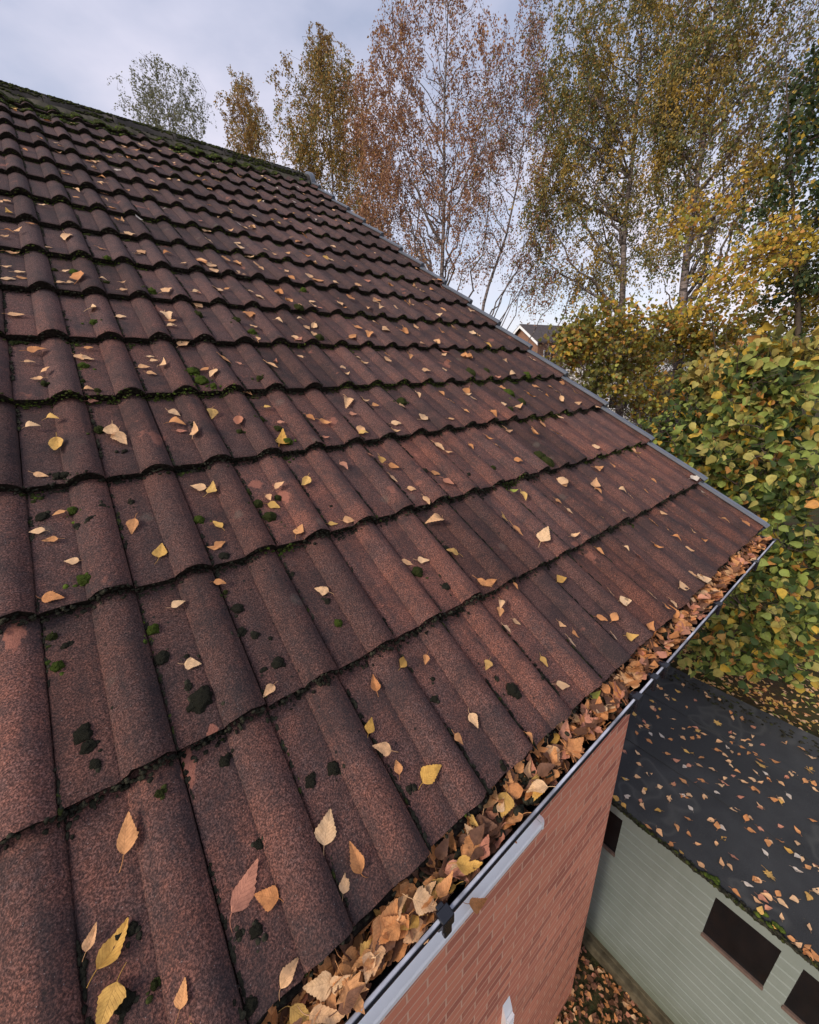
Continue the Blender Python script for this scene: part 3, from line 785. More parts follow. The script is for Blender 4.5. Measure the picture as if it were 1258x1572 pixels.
table(0, 560, 3.93, '''285 48 60 -20 P;222 82 80 175 P;540 152 45 0 P;556 195 45 0 K;322 328 95 10 Y;195 360 100 0 P;345 490 85 100 Y;250 665 95 10 P;680 400 75 90 P;740 440 90 60 P
1050 275 80 20 P;1070 348 110 10 O;1095 390 70 0 K;1190 420 70 -70 P;350 880 75 160 O;215 990 110 180 P;298 1050 90 170 O;430 1180 75 180 P;805 965 95 100 O;968 1118 95 -80 Y;325 1415 140 0 O
1075 1435 95 -20 P;1195 720 100 190 P;870 10 75 0 P;915 50 65 10 P;985 8 50 -40 P''', LF)
table(300, 560, 3.93, '''262 345 60 100 K;318 148 60 30 O;100 285 55 90 Y;437 243 38 0 Y;517 342 48 0 K;515 455 85 -80 Y;697 310 60 30 O;785 350 80 20 O;785 440 45 0 K;915 215 75 90 P;955 290 48 0 K;1025 205 50 0 P
1092 238 45 0 O;1000 392 50 -60 P;1015 420 60 0 Y;1212 355 60 0 P;1205 400 60 0 P;95 735 75 -60 Y;660 705 75 120 Y;515 750 70 -10 P;440 800 50 60 P;475 845 80 15 Y;900 600 65 45 K;1110 582 55 90 Y
1200 605 70 20 O;1195 695 60 40 P;1062 540 38 0 K;130 955 80 -140 Y;150 1085 75 -30 O;105 1108 60 190 O;830 965 60 0 Y;925 948 75 0 P;625 1005 70 -60 O;148 1305 80 0 O;765 1348 90 200 P''', LF)
table(600, 560, 3.93, '''215 38 55 20 P;328 28 40 0 P;430 25 35 0 O;540 20 35 0 P;738 60 40 0 P;645 78 35 0 K;690 135 65 20 O;162 188 40 60 P;305 180 40 50 O;372 218 50 0 O;468 160 45 90 O;462 188 40 0 P;502 200 45 0 P;75 247 50 0 P
205 312 50 -40 P;368 325 40 0 P;460 278 42 30 O;630 270 45 0 P;620 300 65 40 O;688 235 35 0 P;768 265 40 0 P;845 183 65 20 O;885 130 45 0 O;912 152 25 0 P;968 135 28 0 O;950 190 42 0 O;1007 165 28 0 P;1030 212 36 60 P
1112 172 40 30 P;1043 105 45 100 O;1128 232 38 0 P;1240 258 50 20 P;300 480 75 35 P;355 517 45 10 P;490 485 42 50 O;590 450 55 30 O;650 488 45 10 O;692 393 38 60 P;722 388 38 0 P;918 365 42 60 O;1005 322 55 100 P
860 425 60 70 O;1005 430 70 40 O;550 555 85 -30 P;768 583 55 10 O;275 648 60 10 O;348 712 75 40 K;128 748 55 0 P;215 820 65 50 P;1048 700 65 -40 P;750 753 45 0 G;810 780 60 60 Y;1018 820 50 40 O;1085 878 50 30 P
265 930 110 160 P;690 930 60 50 Y;765 1005 90 45 O;915 1045 75 -60 P;1105 1045 45 0 P;110 1180 90 10 P;200 1175 70 0 P;372 1128 80 190 Y;565 1320 105 30 O;600 1310 70 -20 O;1045 1290 60 -20 Y;755 1335 50 60 O;672 1435 60 90 P;668 1480 60 90 O;1240 500 40 0 P''', LF)
table(860, 680, 3.93, '''222 30 38 0 P;450 65 50 60 P;490 88 45 20 P;578 163 45 20 P;240 140 48 0 O;315 142 35 60 O;28 228 60 -30 P;217 245 80 -80 P;235 285 50 60 O;435 230 30 50 O;570 228 45 40 O;380 290 60 20 P;425 335 30 40 P
518 298 45 30 O;805 222 60 0 W;855 300 25 60 W;882 320 38 30 P;380 422 38 40 P;250 452 28 0 Y;582 482 60 20 O;622 425 50 30 P;655 540 38 60 O;708 578 70 30 O;800 543 42 40 P;862 590 32 0 O;788 642 58 15 P
242 658 65 40 O;480 690 65 30 K;580 630 65 20 O;397 642 30 40 P;800 800 65 20 P;865 825 75 10 P;828 835 45 80 P;755 875 70 0 P;310 905 45 30 P;395 952 65 0 P;545 935 60 40 P;680 975 60 60 P;628 1005 55 40 O
255 1060 70 20 O;322 1055 50 -60 O;542 1110 55 -60 O;418 1168 62 0 Y;315 1187 40 50 P;20 1090 50 30 P;97 1155 60 60 O;60 1210 75 50 P;15 1465 80 10 P;975 485 55 50 P;1120 490 60 50 O''', LF)
table(560, 880, 3.93, '''927 285 50 30 P;855 345 70 50 P;747 548 62 110 Y;238 530 90 -60 Y;378 512 55 100 O;68 655 110 -100 O;1085 535 80 60 Y;660 890 105 60 P;40 910 110 -75 Y;100 1063 125 190 P;203 1165 100 -100 O;400 1215 150 -45 Y;563 1008 45 50 O;975 1005 50 50 O''', LF)
table(0, 1000, 2.246, '''430 625 150 -85 O;845 805 210 -65 K;920 845 85 190 O;1130 605 130 -80 P;315 985 105 -70 P;390 1010 210 -60 Y;370 1230 200 110 Y;635 1170 110 -80 O;1000 1105 130 -60 P;1225 710 120 -110 O;1190 795 85 -80 P;665 42 60 0 P;925 140 60 130 P;622 1272 60 180 Y''', LF)
table(0, 340, 3.93, '''52 47 70 10 O;122 68 65 0 P;30 88 55 0 P;70 168 90 5 P;392 92 45 90 P;298 158 35 0 P;615 155 60 10 O;790 77 70 0 P;855 172 45 -20 P;830 188 40 0 P;1015 185 55 0 O;1112 258 30 0 P;1220 245 80 20 P;40 262 65 0 P;120 300 70 0 P
130 335 65 0 O;50 350 95 0 P;397 292 30 0 P;375 372 65 0 P;428 372 40 0 P;488 348 65 -60 O;458 348 40 0 P;625 345 50 10 P;743 375 40 0 P;748 415 50 0 P;1015 430 65 -10 P;1185 422 45 0 P;1192 482 55 10 P;95 558 110 5 P;550 522 45 -60 P
730 568 65 0 P;1010 565 60 60 P;1040 592 55 0 O;1040 630 65 0 P;1112 718 70 -20 P;220 765 125 0 O;530 742 40 0 O;175 835 60 0 P;475 805 60 30 P;532 810 75 20 P;905 800 40 0 P;930 832 50 0 P''', LF)
table(300, 340, 3.93, '''300 35 45 30 P;348 42 35 r P;415 60 38 r O;75 38 50 r P;210 55 40 r P;90 120 35 r P;570 98 40 r P;648 97 42 r O;618 122 35 r O;693 38 32 r K;830 148 32 r P;875 147 25 r P;255 123 30 r P;270 157 38 r P;335 203 45 r P;420 168 35 r P;478 198 35 r P
555 188 35 r P;670 200 60 10 O;720 250 35 r P;985 168 32 r K;1078 182 30 r P;898 235 38 r O;825 222 35 r P;795 217 35 r Y;40 245 80 30 O;95 270 45 r P;120 305 40 r P;185 232 55 r O;258 240 45 r O;283 308 38 r P;370 288 35 r P;402 275 35 r P;555 292 22 r P
583 338 45 r O;690 325 48 r P;740 355 80 10 O;842 368 22 r P;920 345 42 r Y;975 385 48 r P;1035 345 60 r K;1170 400 38 r O;135 405 60 r P;192 400 35 r O;335 422 45 r P;385 445 50 r P;15 425 35 r K;18 482 40 r P;510 428 48 r O;555 492 45 r O;625 508 45 r P
708 483 35 r P;712 512 30 r P;752 525 35 r K;935 466 38 r O;880 500 35 r P;898 520 28 r O;1090 468 40 r O;1080 497 38 r P;1112 527 32 r P;1205 513 42 r P;1042 530 20 r P;322 555 55 80 O;505 593 55 r P;355 638 45 r P;358 702 55 r P;628 597 38 r P;672 630 42 r P
712 627 30 r P;602 697 30 r P;625 710 38 r K;715 682 25 r P;985 636 55 30 O;1075 628 30 r P;1143 642 35 r P;1048 678 45 r O;948 695 45 r O;1235 645 50 r O;632 812 40 r P;190 820 85 20 O;260 848 45 r K;465 870 80 30 P;490 830 30 r K;990 825 38 r P;1020 850 50 0 P
1148 822 38 r P;1155 850 30 r P;55 888 55 r O;97 918 50 r P;885 890 35 r P;915 915 30 r P''', LF)
table(560, 400, 3.93, '''315 42 38 r O;312 95 22 r P;302 160 25 r P;345 175 38 r P;400 165 45 r O;445 130 40 r O;413 113 28 r P;458 165 22 r K;515 203 25 r P;640 298 28 r P;373 282 40 r O;475 287 42 r O;255 265 40 r O;272 283 35 r P;445 335 45 r P;582 320 18 r P
250 425 60 r O;303 405 35 r P;455 430 42 r O;530 422 55 r P;655 428 45 r P;678 463 20 r P;750 510 45 r Y;622 495 28 r P;812 500 25 r P;490 528 32 r K;438 497 25 r P;342 503 20 r P;265 580 60 r O;480 575 22 r P;518 602 32 r P;640 578 45 r O;605 587 30 r O;850 600 38 r P
1000 580 30 r P;1022 595 28 r P;1033 550 40 r O''', LF)
# the highest courses, where the photo shows specks lying mostly in the pans
for k in range(6, 15):
    for _ in range(18 if k < 8 else 26):
        x = rng.uniform(-.75, 2.35); s = S0 + (k + rng.uniform(.12, .92)) * GAUGE
        if rng.random() < .7: x = (math.floor((x + .0275) / UP) + rng.uniform(.1, .42)) * UP - .0275
        u, v = pix(RP(x, s))
        if v > 345: continue
        a = rng.uniform(0, 6.28); add_roof_leaf(x, s, np.array([math.cos(a), math.sin(a)]), rng.uniform(.03, .048), str(rng.choice(list('PPPPOOYKW'))))
# gutter: a heap along its whole visible length
def gut_leaf(x, y, z, sz, c, gi, tilt=.5, ang=None, nr=None):
    if nr is None and y < .300: ang = rng.choice([0, math.pi]) + rng.normal() * .22; nr = (rng.normal() * .25, .35 + rng.normal() * .2, 1); z += .004
    a = rng.uniform(0, 2 * math.pi) if ang is None else ang
    yd = np.array([math.cos(a), math.sin(a), rng.uniform(-.35, .35)])
    nr = np.array([rng.normal() * tilt, -.45 + rng.normal() * tilt, 1.0]) if nr is None else np.array(nr, float)
    ydn = yd / np.linalg.norm(yd)
    LEAVES.append(dict(pos=np.array([x, y, z]) - ydn * sz * .5, y=yd, n=nr, sz=sz, gi=gi, c=c, w='gutter', k=0, x=x, mid=np.array([x, y, z])))
gx = -.30
while gx < 2.42:
    near = gx < .75
    for _ in range(6 if near else 5):
        lay = rng.uniform(0, 1)
        y = rng.uniform(.274, .345); z = GZT - .016 + .024 * lay + .010 * noise.noise(Vector((gx * 7, 0, 0))) + (.008 if not near else 0)
        c = str(rng.choice(list('OOOPOYBBBK') if near else list('OOOOPKKBB')))
        if lay < .4: c = str(rng.choice(list('BBBO')))
        if near and .42 < gx < .56 and rng.random() < .45: continue
        gut_leaf(gx + rng.uniform(-.012, .012), y, z, rng.uniform(.026, .045) if rng.random() < .85 else rng.uniform(.045, .056), c, int(rng.integers(NB)) if near or rng.random() < .94 else NB + int(rng.integers(NM_)), .55)
    gx += .0175 if near else .017
def pg(u, v, dz, sz, c, gi, a):
    p = on_z(u, v, GZT + dz); r_ = math.radians(a)
    e = on_z(u + 10 * math.cos(r_), v + 10 * math.sin(r_), GZT + dz) - p
    gut_leaf(p[0], p[1], p[2], sz, c, gi, 0, math.atan2(e[1], e[0]), (rng.normal() * .12, -.30 + rng.normal() * .12, 1))
for q in [(600, 1420, .012, .062, 'O', 3, -70), (575, 1460, .012, .045, 'Y', 5, -50), (505, 1500, .014, .060, 'O', NB, 20), (565, 1487, .013, .032, 'P', 7, 100), (465, 1560, .014, .045, 'Y', 2, 40), (500, 1560, .013, .048, 'P', 4, 10),
          (655, 1388, .012, .046, 'P', 5, 10), (635, 1370, .010, .055, 'O', 6, 30), (720, 1330, .012, .045, 'Y', 8, 0), (785, 1205, .012, .048, 'P', 9, 60), (775, 1235, .012, .045, 'Y', 10, 100), (905, 1108, .014, .062, 'K', NB + 2, 30),
          (880, 1150, .013, .060, 'O', NB, -20), (925, 1085, .012, .05, 'P', 3, 40), (913, 1068, .012, .035, 'G', 6, -30), (850, 1160, .010, .048, 'P', 11, 60), (965, 1040, .015, .062, 'P', NB + 3, 0), (985, 1025, .015, .058, 'O', 4, 60), (935, 1068, .01, .05, 'O', 12, 20),
          (540, 1525, .010, .045, 'O', NB + 4, 60), (690, 1290, .010, .045, 'O', 13, 60), (700, 1340, .010, .045, 'K', 14, 20), (620, 1355, .006, .045, 'O', 15, -60), (745, 1265, .008, .045, 'B', 16, 10), (820, 1150, .010, .055, 'O', NB + 1, -40)]:
    pg(*q)
# leaves on the shed roof: clusters
def shed_leaf(u, v, l=9, a='r', c=None):
    p = on_z(u, v, SZ + .012)
    if not (SX0 + .01 < p[0] < SX1 - .02): return
    gi = NB + int(rng.integers(NM_)) if c == 'M' else int(rng.integers(NB))
    sz = .085 if c == 'M' else rng.uniform(.045, .072) * (1.3 if l > 11 else 1)
    cc = 'Y' if c == 'M' else (c or str(rng.choice(list('PPPPWOOYK'))))
    a = rng.uniform(0, 6.28); yd = np.array([math.cos(a), math.sin(a), 0]); nr = np.array([rng.normal() * .15, rng.normal() * .15, 1])
    f = (p[0] - SX0) / (SX1 - SX0); z = SZ + .018 * f + .006 * noise.noise(Vector((p[0] * 1.7, p[1] * 1.3, 0))) + 0.05 * max(0, (f - .86) / .14) + .004
    m_ = np.array([p[0], p[1], z]); LEAVES.append(dict(pos=m_ - yd * sz * .5, y=yd, n=nr, sz=sz, gi=gi, c=cc, w='shed', k=0, x=p[0], mid=m_))
table(940, 980, 3.956, '''428 293 9;398 327 9;374 373 9;455 420 9;325 350 9;330 372 9;290 305 9;272 290 9;585 370 9;648 390 9;240 385 9 r Y;135 458 9 r Y;260 440 12;290 435 12;270 475 12;245 425 9;377 492 10;200 510 9;215 545 9;180 540 9;147 573 9;237 583 9;228 625 12;300 590 9;353 612 14 r O
438 547 9;470 543 9;505 545 9;370 545 9;490 605 9;520 600 12 r O;555 583 9;640 517 16 r M;432 608 9;455 688 9;475 688 9;340 703 9;393 745 12;152 698 9;80 688 9;438 782 9;465 777 9;538 727 9;533 778 9;605 798 9;733 487 10;788 492 9 r O;720 457 9;852 547 9;852 600 9
718 575 9;728 603 9;745 590 9;652 632 9;715 635 9;800 625 9;825 618 9;845 650 9;700 665 10;645 685 12 r O;728 695 10;768 710 10 r O;690 715 9;793 665 9;828 700 9;868 703 9;912 648 12 r K;1045 638 12;1147 680 12 r O;700 750 9;725 775 12;893 742 9;903 775 15 r M;763 812 9;737 835 11;868 815 9;930 820 10
995 755 9;955 860 11;805 880 9;690 855 9;905 880 9;1030 885 10;1055 848 9;1087 828 9;1112 825 9;1215 728 9;1200 800 14 r M;1175 865 12 r O;1228 885 14 r O;1235 925 9;875 928 9;985 980 10 r O;1030 990 9;783 965 9;638 942 9;560 965 9;665 890 9;685 885 9;540 865 14 r O;495 868 9;375 888 9;295 900 9
425 958 9;447 963 9;470 958 9;348 977 9;200 915 12;195 940 9;88 853 11;158 847 9;225 820 9;93 957 9;20 965 9 r Y;70 1018 9 r Y;175 990 9;895 1015 9;430 865 9;160 760 9''', shed_leaf)
table(860, 1180, 3.161, '''320 48 9;408 100 12;400 160 9;405 183 9;330 130 8;488 90 8;475 202 9;530 148 8;553 75 8;590 130 8;630 130 8;620 242 11;700 138 8;633 190 7;567 287 8;630 320 11;485 308 8;670 367 10;590 400 15;683 458 10;783 452 9;530 362 8;432 280 8;758 367 10;797 337 15;765 275 9;790 287 9;730 252 8
858 603 9;842 197 11;905 240 11;920 240 9;932 302 11 r O;980 300 7;1012 362 12 r O;995 405 8;1075 283 12;1150 300 11;1080 350 12;1108 397 11;1152 365 10;1152 425 9;1180 440 9;1210 478 15 r O;1238 455 9;1155 492 9;1020 517 15 r M;962 547 14;917 563 11;1000 605 12;1062 605 14;962 640 11;988 635 11;1015 680 8;1083 652 9
1135 632 10;1077 717 12;975 687 7;1215 767 9;1045 780 11 r Y;1120 825 9;1160 848 11;1205 860 12 r O;1190 885 11 r O;1215 915 12 r O;1240 905 12 r O;1205 620 12 r Y;1245 585 9;1040 150 12;1075 155 9;970 190 12;1230 252 12;1215 70 14 r Y;1235 75 12 r O;1190 60 10''', shed_leaf)
for _ in range(25): shed_leaf(rng.uniform(950, 1258), rng.uniform(1000, 1420))
# unclog: the leaf caught on the window sill
pl_ = CAM + ray(722, 1378) * ((WALLY - .03) / ray(722, 1378)[1])
LEAVES.append(dict(pos=pl_ + np.array([-.03, -.02, .025]), y=np.array([1, -.5, 0.]), n=np.array([0, -.25, 1.]), sz=.085, gi=4, c='O', w='sill', k=0, x=pl_[0], mid=pl_))

def projected(l):
    d = l['mid'] - CAM; dep = d @ CF
    u, v = pix(l['mid'])
    if dep <= 0 or not (-20 < u < PW + 20 and -20 < v < PH + 20): return 0
    nn = l['n'] / np.linalg.norm(l['n'])
    return (l['sz'] / dep) ** 2 * max(.15, abs(nn @ d) / np.linalg.norm(d))
ORD = 'first second third fourth fifth sixth seventh eighth ninth tenth eleventh twelfth thirteenth fourteenth fifteenth sixteenth seventeenth eighteenth nineteenth twentieth'.split()
TENS = {2: 'twenty', 3: 'thirty', 4: 'forty', 5: 'fifty', 6: 'sixty', 7: 'seventy', 8: 'eighty', 9: 'ninety'}
def ordw(n):
    if n <= 20: return ORD[n - 1]
    if n > 99: return 'hundred-and-' + ordw(n - 100) if n > 100 else 'hundredth'
    return TENS[n // 10] + '-' + ORD[n % 10 - 1] if n % 10 else TENS[n // 10][:-1] + 'ieth'
for l in LEAVES: l['a'] = projected(l)
LEAVES = [l for l in LEAVES if l['w'] != 'roof' or (l['x'] < XR - .03)]
order = sorted(range(len(LEAVES)), key=lambda i: -LEAVES[i]['a'])
solo = set(order[:298])
for i, l in enumerate(LEAVES):
    if l['w'] == 'sill': solo.add(i)
rank = {}
cnt = {}
for i in sorted(range(len(LEAVES)), key=lambda i: LEAVES[i]['x']):
    l = LEAVES[i]
    if l['a'] <= 0: continue
    key = (l['w'], l['k'], l['c']); cnt[key] = cnt.get(key, 0) + 1; rank[i] = cnt[key]
kindn = lambda l: 'lobed maple' if l['gi'] >= NB else 'toothed birch'
stuffV, stuffF, stuffC, stuffUV, off = {}, {}, {}, {}, {}
def to_stuff(l, key, dark=1.0):
    P, F_, UV = GEO[l['gi']]; R, p = frame(l['pos'], l['y'], l['n'], l['sz'])
    W_ = P @ R.T + p; q = off.get(key, 0)
    stuffV.setdefault(key, []).append(W_); stuffF.setdefault(key, []).extend([tuple(a + q for a in f) for f in F_])
    t = rng.uniform(); b = np.array(LEAFCOL[l['c']][0]) * (1 - t) + np.array(LEAFCOL[l['c']][1]) * t
    stuffC.setdefault(key, []).append(np.tile([*b, 1], (len(P), 1))); stuffUV.setdefault(key, []).extend(UV); off[key] = q + len(P)
for i, l in enumerate(LEAVES):
    if i not in solo: to_stuff(l, 'litter'); continue
    o = bpy.data.objects.new('maple_leaf' if l['gi'] >= NB else 'birch_leaf', leaf_mesh(l['gi'], l['c'])); link(o)
    R, p = frame(l['pos'], l['y'], l['n'], l['sz'])
    o.matrix_world = Matrix([[R[0, 0], R[0, 1], R[0, 2], p[0]], [R[1, 0], R[1, 1], R[1, 2], p[1]], [R[2, 0], R[2, 1], R[2, 2], p[2]], [0, 0, 0, 1]])
    cn = LEAFCOL[l['c']][3]; rk = ordw(rank.get(i, 1))
    if l['w'] == 'roof': lab = f"{cn} leaf on the {ordw(l['k'] + 1)} tile row above gutter, {rk} {cn} one from left"; grp = 'fallen leaves lying on the roof tiles'
    elif l['w'] == 'gutter': lab = f"{cn} leaf heaped in the gutter, {rk} {cn} one from near end"; grp = 'fallen leaves clogging the gutter'
    elif l['w'] == 'shed': lab = f"{cn} leaf on the flat black shed roof, {rk} {cn} one out from its green edge"; grp = 'fallen leaves on the shed roof'
    else: lab = 'orange leaf caught on the white window sill against the brick wall'; grp = None
    tag(o, lab, 'leaf', grp)
# litter that nobody could count: fill under the gutter heap, ground, bank
def scatter(nn, fx, fy, fz, cols, smin, smax, key='litter', tilt=.25):
    for _ in range(nn):
        x, y = fx(), fy(); a = rng.uniform(0, 6.28); z = fz(x, y)
        l = dict(pos=np.array([x, y, z]), y=np.array([math.cos(a), math.sin(a), 0]), n=np.array([rng.normal() * tilt, rng.normal() * tilt, 1]), sz=rng.uniform(smin, smax), gi=int(rng.integers(NB)), c=str(rng.choice(list(cols))))
        to_stuff(l, key)
scatter(700, lambda: rng.uniform(-.4, 2.44), lambda: rng.uniform(.298, .345), lambda x, y: GZT - .030 + rng.uniform(0, .022), 'BBBOOK', .03, .05, 'litter', .5)
scatter(3600, lambda: rng.uniform(1.2, WX - .12), lambda: rng.uniform(-1.2, 2.2), lambda x, y: .02 + rng.uniform(0, .03), 'OOBBBKOPB', .035, .065, 'ground_litter')
scatter(5000, lambda: rng.uniform(5.3, 8.5), lambda: rng.uniform(-2.5, 3.4), lambda x, y: gz(x, y) + rng.uniform(.01, .04), 'YYPPOYG', .04, .07, 'ground_litter')
def flush(key, name, lab, cat):
    me = mesh_np(name, np.vstack(stuffV[key]), stuffF[key], [M['leafmix']], col=np.vstack(stuffC[key]), uv=stuffUV[key], smooth=True)
    tag(link(bpy.data.objects.new(name, me)), lab, cat, kind='stuff')
flush('litter', 'leaf_litter', 'smaller fallen leaves scattered over the roofs and packed in the gutter', 'leaves')
flush('ground_litter', 'ground_leaf_litter', 'thick carpet of autumn leaves on the ground round the shed', 'leaves')

# ------------------------------------------------------------------ moss
def lump(seed, sub_=4, spiky=.16):
    bm = bmesh.new(); bmesh.ops.create_icosphere(bm, subdivisions=sub_, radius=1)
    for v in bm.verts:
        p = v.co.copy(); n1 = noise.noise(p * 1.6 + Vector((seed, 0, 0))); n2 = noise.noise(p * 5 + Vector((0, seed, 0))); n3 = noise.noise(p * 11 + Vector((0, 0, seed)))
        v.co = p * (1 + .34 * n1 + spiky * n2 + spiky * .8 * n3 + spiky * .7 * noise.noise(p * 24 + Vector((seed, seed, 0))))
        v.co.z = max(v.co.z, -.25)
    V_ = np.array([tuple(v.co) for v in bm.verts]); F_ = [tuple(v.index for v in f.verts) for f in bm.faces]; bm.free()
    return V_, F_
LUMPS = [lump(3.7 * i + 1) for i in range(6)]; SMALL = [lump(2.3 * i + 40, 1, .3) for i in range(6)]
MM = {}
mosslist = []; SAT = []
def MF(u, v, r, c='d'):
    x, s = on_roof(u, v)
    if x > XR - .04 or s < S0 + .004: return
    x2, s2 = on_roof(u + r, v); rad = max(.006, min(.035, math.hypot(x2 - x, s2 - s) * .95))
    mosslist.append((x, s, rad * .88, c))
    for _ in range(5 if r > 4 else 2): SAT.append((x + rng.normal() * rad * .95, s + rng.normal() * rad * .95, c))
table(0, 560, 3.93, '265 110 30 g;590 160 30 g;595 375 45 g;435 860 48 G;240 890 55 d;465 960 32 d;520 1300 50 G;620 845 20 d;545 935 16 d;1200 925 38 G;785 800 28 d;500 95 20 g;1215 95 48 G;1170 30 38 g;350 670 45 d;400 672 35 d;750 510 15 d;1165 360 20 d', MF)
table(300, 560, 3.93, '110 130 28 G;390 82 24 g;400 315 30 g;505 378 25 g;560 465 34 G;380 830 42 g;450 915 46 g;320 750 24 g;500 790 28 g;270 395 25 g;255 1455 48 d;865 1555 32 G;800 1415 26 d;175 1155 33 d;590 1240 18 d;740 870 18 d;180 1350 22 g;820 848 12 d', MF)
table(0, 1000, 2.246, '190 42 26 G;285 285 40 d;300 330 32 d;330 390 24 d;555 25 32 d;695 165 46 d;665 190 30 d;650 120 18 d;960 40 27 d;915 60 12 d;550 490 18 g;775 370 26 d;1155 400 28 d;1075 445 24 d;895 665 24 d;885 965 28 d;825 980 12 d;865 1220 28 d;450 960 22 d;430 1210 34 d;530 1155 9 g', MF)
table(0, 900, 3.145, '735 195 38 G;780 335 42 d;235 225 36 g;265 375 34 G;900 330 20 d;300 270 28 d;1150 95 32 d;1165 215 30 d;1235 230 26 d', MF)
table(560, 880, 3.93, '900 700 42 d;930 725 25 d;435 750 22 d;515 940 14 d;495 80 25 d;425 625 14 d;275 1300 18 d;840 1175 22 d;1065 625 12 d', MF)
table(600, 560, 3.93, '480 50 33 g;575 40 20 g;715 170 30 G;790 225 26 g;720 268 20 g;820 68 20 G;70 210 33 g;900 550 30 g;945 590 32 g;165 1245 40 g;335 1335 25 d;340 1095 22 d;205 640 22 d;475 655 12 d;620 620 16 g', MF)
table(0, 340, 3.93, '565 610 30 G;500 855 36 G;1165 900 40 G;445 288 32 G;325 275 20 g;920 425 35 G;650 225 22 G;1195 550 30 g;400 580 14 d;640 360 20 g', MF)
table(300, 340, 3.93, '345 665 30 G;750 705 32 g;655 395 20 G;625 522 26 g;250 600 24 g', MF)
cmat = {'d': 'darkmoss', 'g': 'midmoss', 'G': 'moss'}; cname = {'d': 'blackish', 'g': 'olive', 'G': 'bright green'}
mc = {}
for (x, s, r, c) in sorted(mosslist):
    k = int((s - S0) // GAUGE); i = random.randrange(6); key = (i, c)
    if key not in MM: MM[key] = mesh_np('moss_cushion', LUMPS[i][0], LUMPS[i][1], [M[cmat[c]]], smooth=True)
    o = bpy.data.objects.new('moss_cushion', MM[key]); link(o)
    a = random.uniform(0, 6.28); h = roof_h(x, s)
    R = np.column_stack([math.cos(a) * np.array([1, 0, 0]) + math.sin(a) * SU, -math.sin(a) * np.array([1, 0, 0]) + math.cos(a) * SU, SN]) @ np.diag([r, r * random.uniform(.75, 1.2), r * (.58 if c == 'd' else .75)])
    p = RP(x, s, h + (.0005 if c == 'd' else .002))
    o.matrix_world = Matrix([[*R[0], p[0]], [*R[1], p[1]], [*R[2], p[2]], [0, 0, 0, 1]])
    mc[(k, c)] = mc.get((k, c), 0) + 1
    tag(o, f"{cname[c]} moss cushion on the {ordw(k + 1)} tile row above gutter, {ordw(mc[(k, c)])} such one from left", 'moss', 'moss cushions on the roof tiles')
# uncountable moss: crusts along the tile edges, in the seams, below the ridge, on the shed edge
SV = {c: [] for c in 'dgG'}; SF = {c: [] for c in 'dgG'}; SO = {c: 0 for c in 'dgG'}
def crust(pos, A, r3, c, big=False):
    V_, F_ = SMALL[random.randrange(6)]
    W_ = (V_ * np.array(r3)) @ A.T + pos
    SV[c].append(W_); SF[c].append(np.array(F_) + SO[c]); SO[c] += len(V_)
RA = np.column_stack([[1, 0, 0], SU, SN])
for (x, s_, c) in SAT:
    if s_ > S0 + .01: q_ = rng.uniform(.002, .006); crust(RP(x, s_, roof_h(x, s_)), RA, (q_, q_ * rng.uniform(.7, 1.4), q_ * .7), c)
for k in range(0, NC):
    s = S0 + k * GAUGE
    dens = 1900 if k < 5 else 900
    for _ in range(dens):
        x = rng.uniform(-.8, XR - .04)
        if s < 0 and x < -.2: continue
        t = ((x + .0275) / UP) % 1
        g = noise.noise(Vector((x * 2.2, k * 7.3, 1.5)))
        if k == 0 and rng.random() < .8: continue
        gl = k >= 3
        c = 'd' if (g < .12 or k < 2) and rng.random() < (.99 if k < 5 else .93) else ('g' if rng.random() < .75 else 'G')
        if t < .47 or rng.random() < .75:
            low = rng.random() < .5; dd_ = abs(rng.normal()) * .0085 if low else rng.uniform(-.002, .005)
            crust(RP(x, s - dd_, (prof(t) - DROP + .002) if low else (prof(t) - rng.uniform(.002, .020))), RA, (rng.uniform(.002, .0055), rng.uniform(.002, .005), rng.uniform(.0015, .0035)), c)
    # green moss tucked below the edge in some pans
    for _ in range((16 if k > 4 else 9) if k > 2 else 2):
        x = rng.uniform(-.8, 2.2); 
        if noise.noise(Vector((x * 1.7, k * 2.9, 9))) < .05: continue
        xc = (math.floor((x + .0275) / UP) + rng.uniform(.02, .18)) * UP - .0275
        for _ in range(10):
            xx = xc + rng.normal() * .012; s_ = s - abs(rng.normal()) * .014 - .002
            if s_ < S0: continue
            crust(RP(xx, s_, roof_h(xx, s_) + .001), RA, (rng.uniform(.003, .007), rng.uniform(.003, .007), rng.uniform(.002, .005)), 'g' if rng.random() < .85 else 'G')
    # seams between units
    for j in range(-5, 17):
        xs_ = -.0275 + j * UP
        for _ in range(70):
            f = rng.uniform(0, .96)
            if noise.noise(Vector((j * 3.3, (k + f) * 2.5, 4))) < -.05: continue
            crust(RP(xs_ + rng.uniform(.0, .006), s + f * GAUGE, -DROP * f + .0015), RA, (rng.uniform(.0015, .004), rng.uniform(.003, .008), rng.uniform(.0015, .003)), 'd' if rng.random() < .92 else 'g')
for _ in range(8000):        # under the ridge, thicker to the left
    x = rng.uniform(-1.0, 2.42); lim = .62 - .16 * (x + 1)
    q = abs(rng.normal()) * lim * .45
    s_ = SR - .10 - q
    if q > lim or noise.noise(Vector((x * 3, s_ * 5, 2))) < -.15 + q * .9: continue
    crust(RP(x, s_, roof_h(x, s_) + .004), RA, (rng.uniform(.008, .02), rng.uniform(.008, .018), rng.uniform(.005, .012)), str(rng.choice(list('dggggG'))))
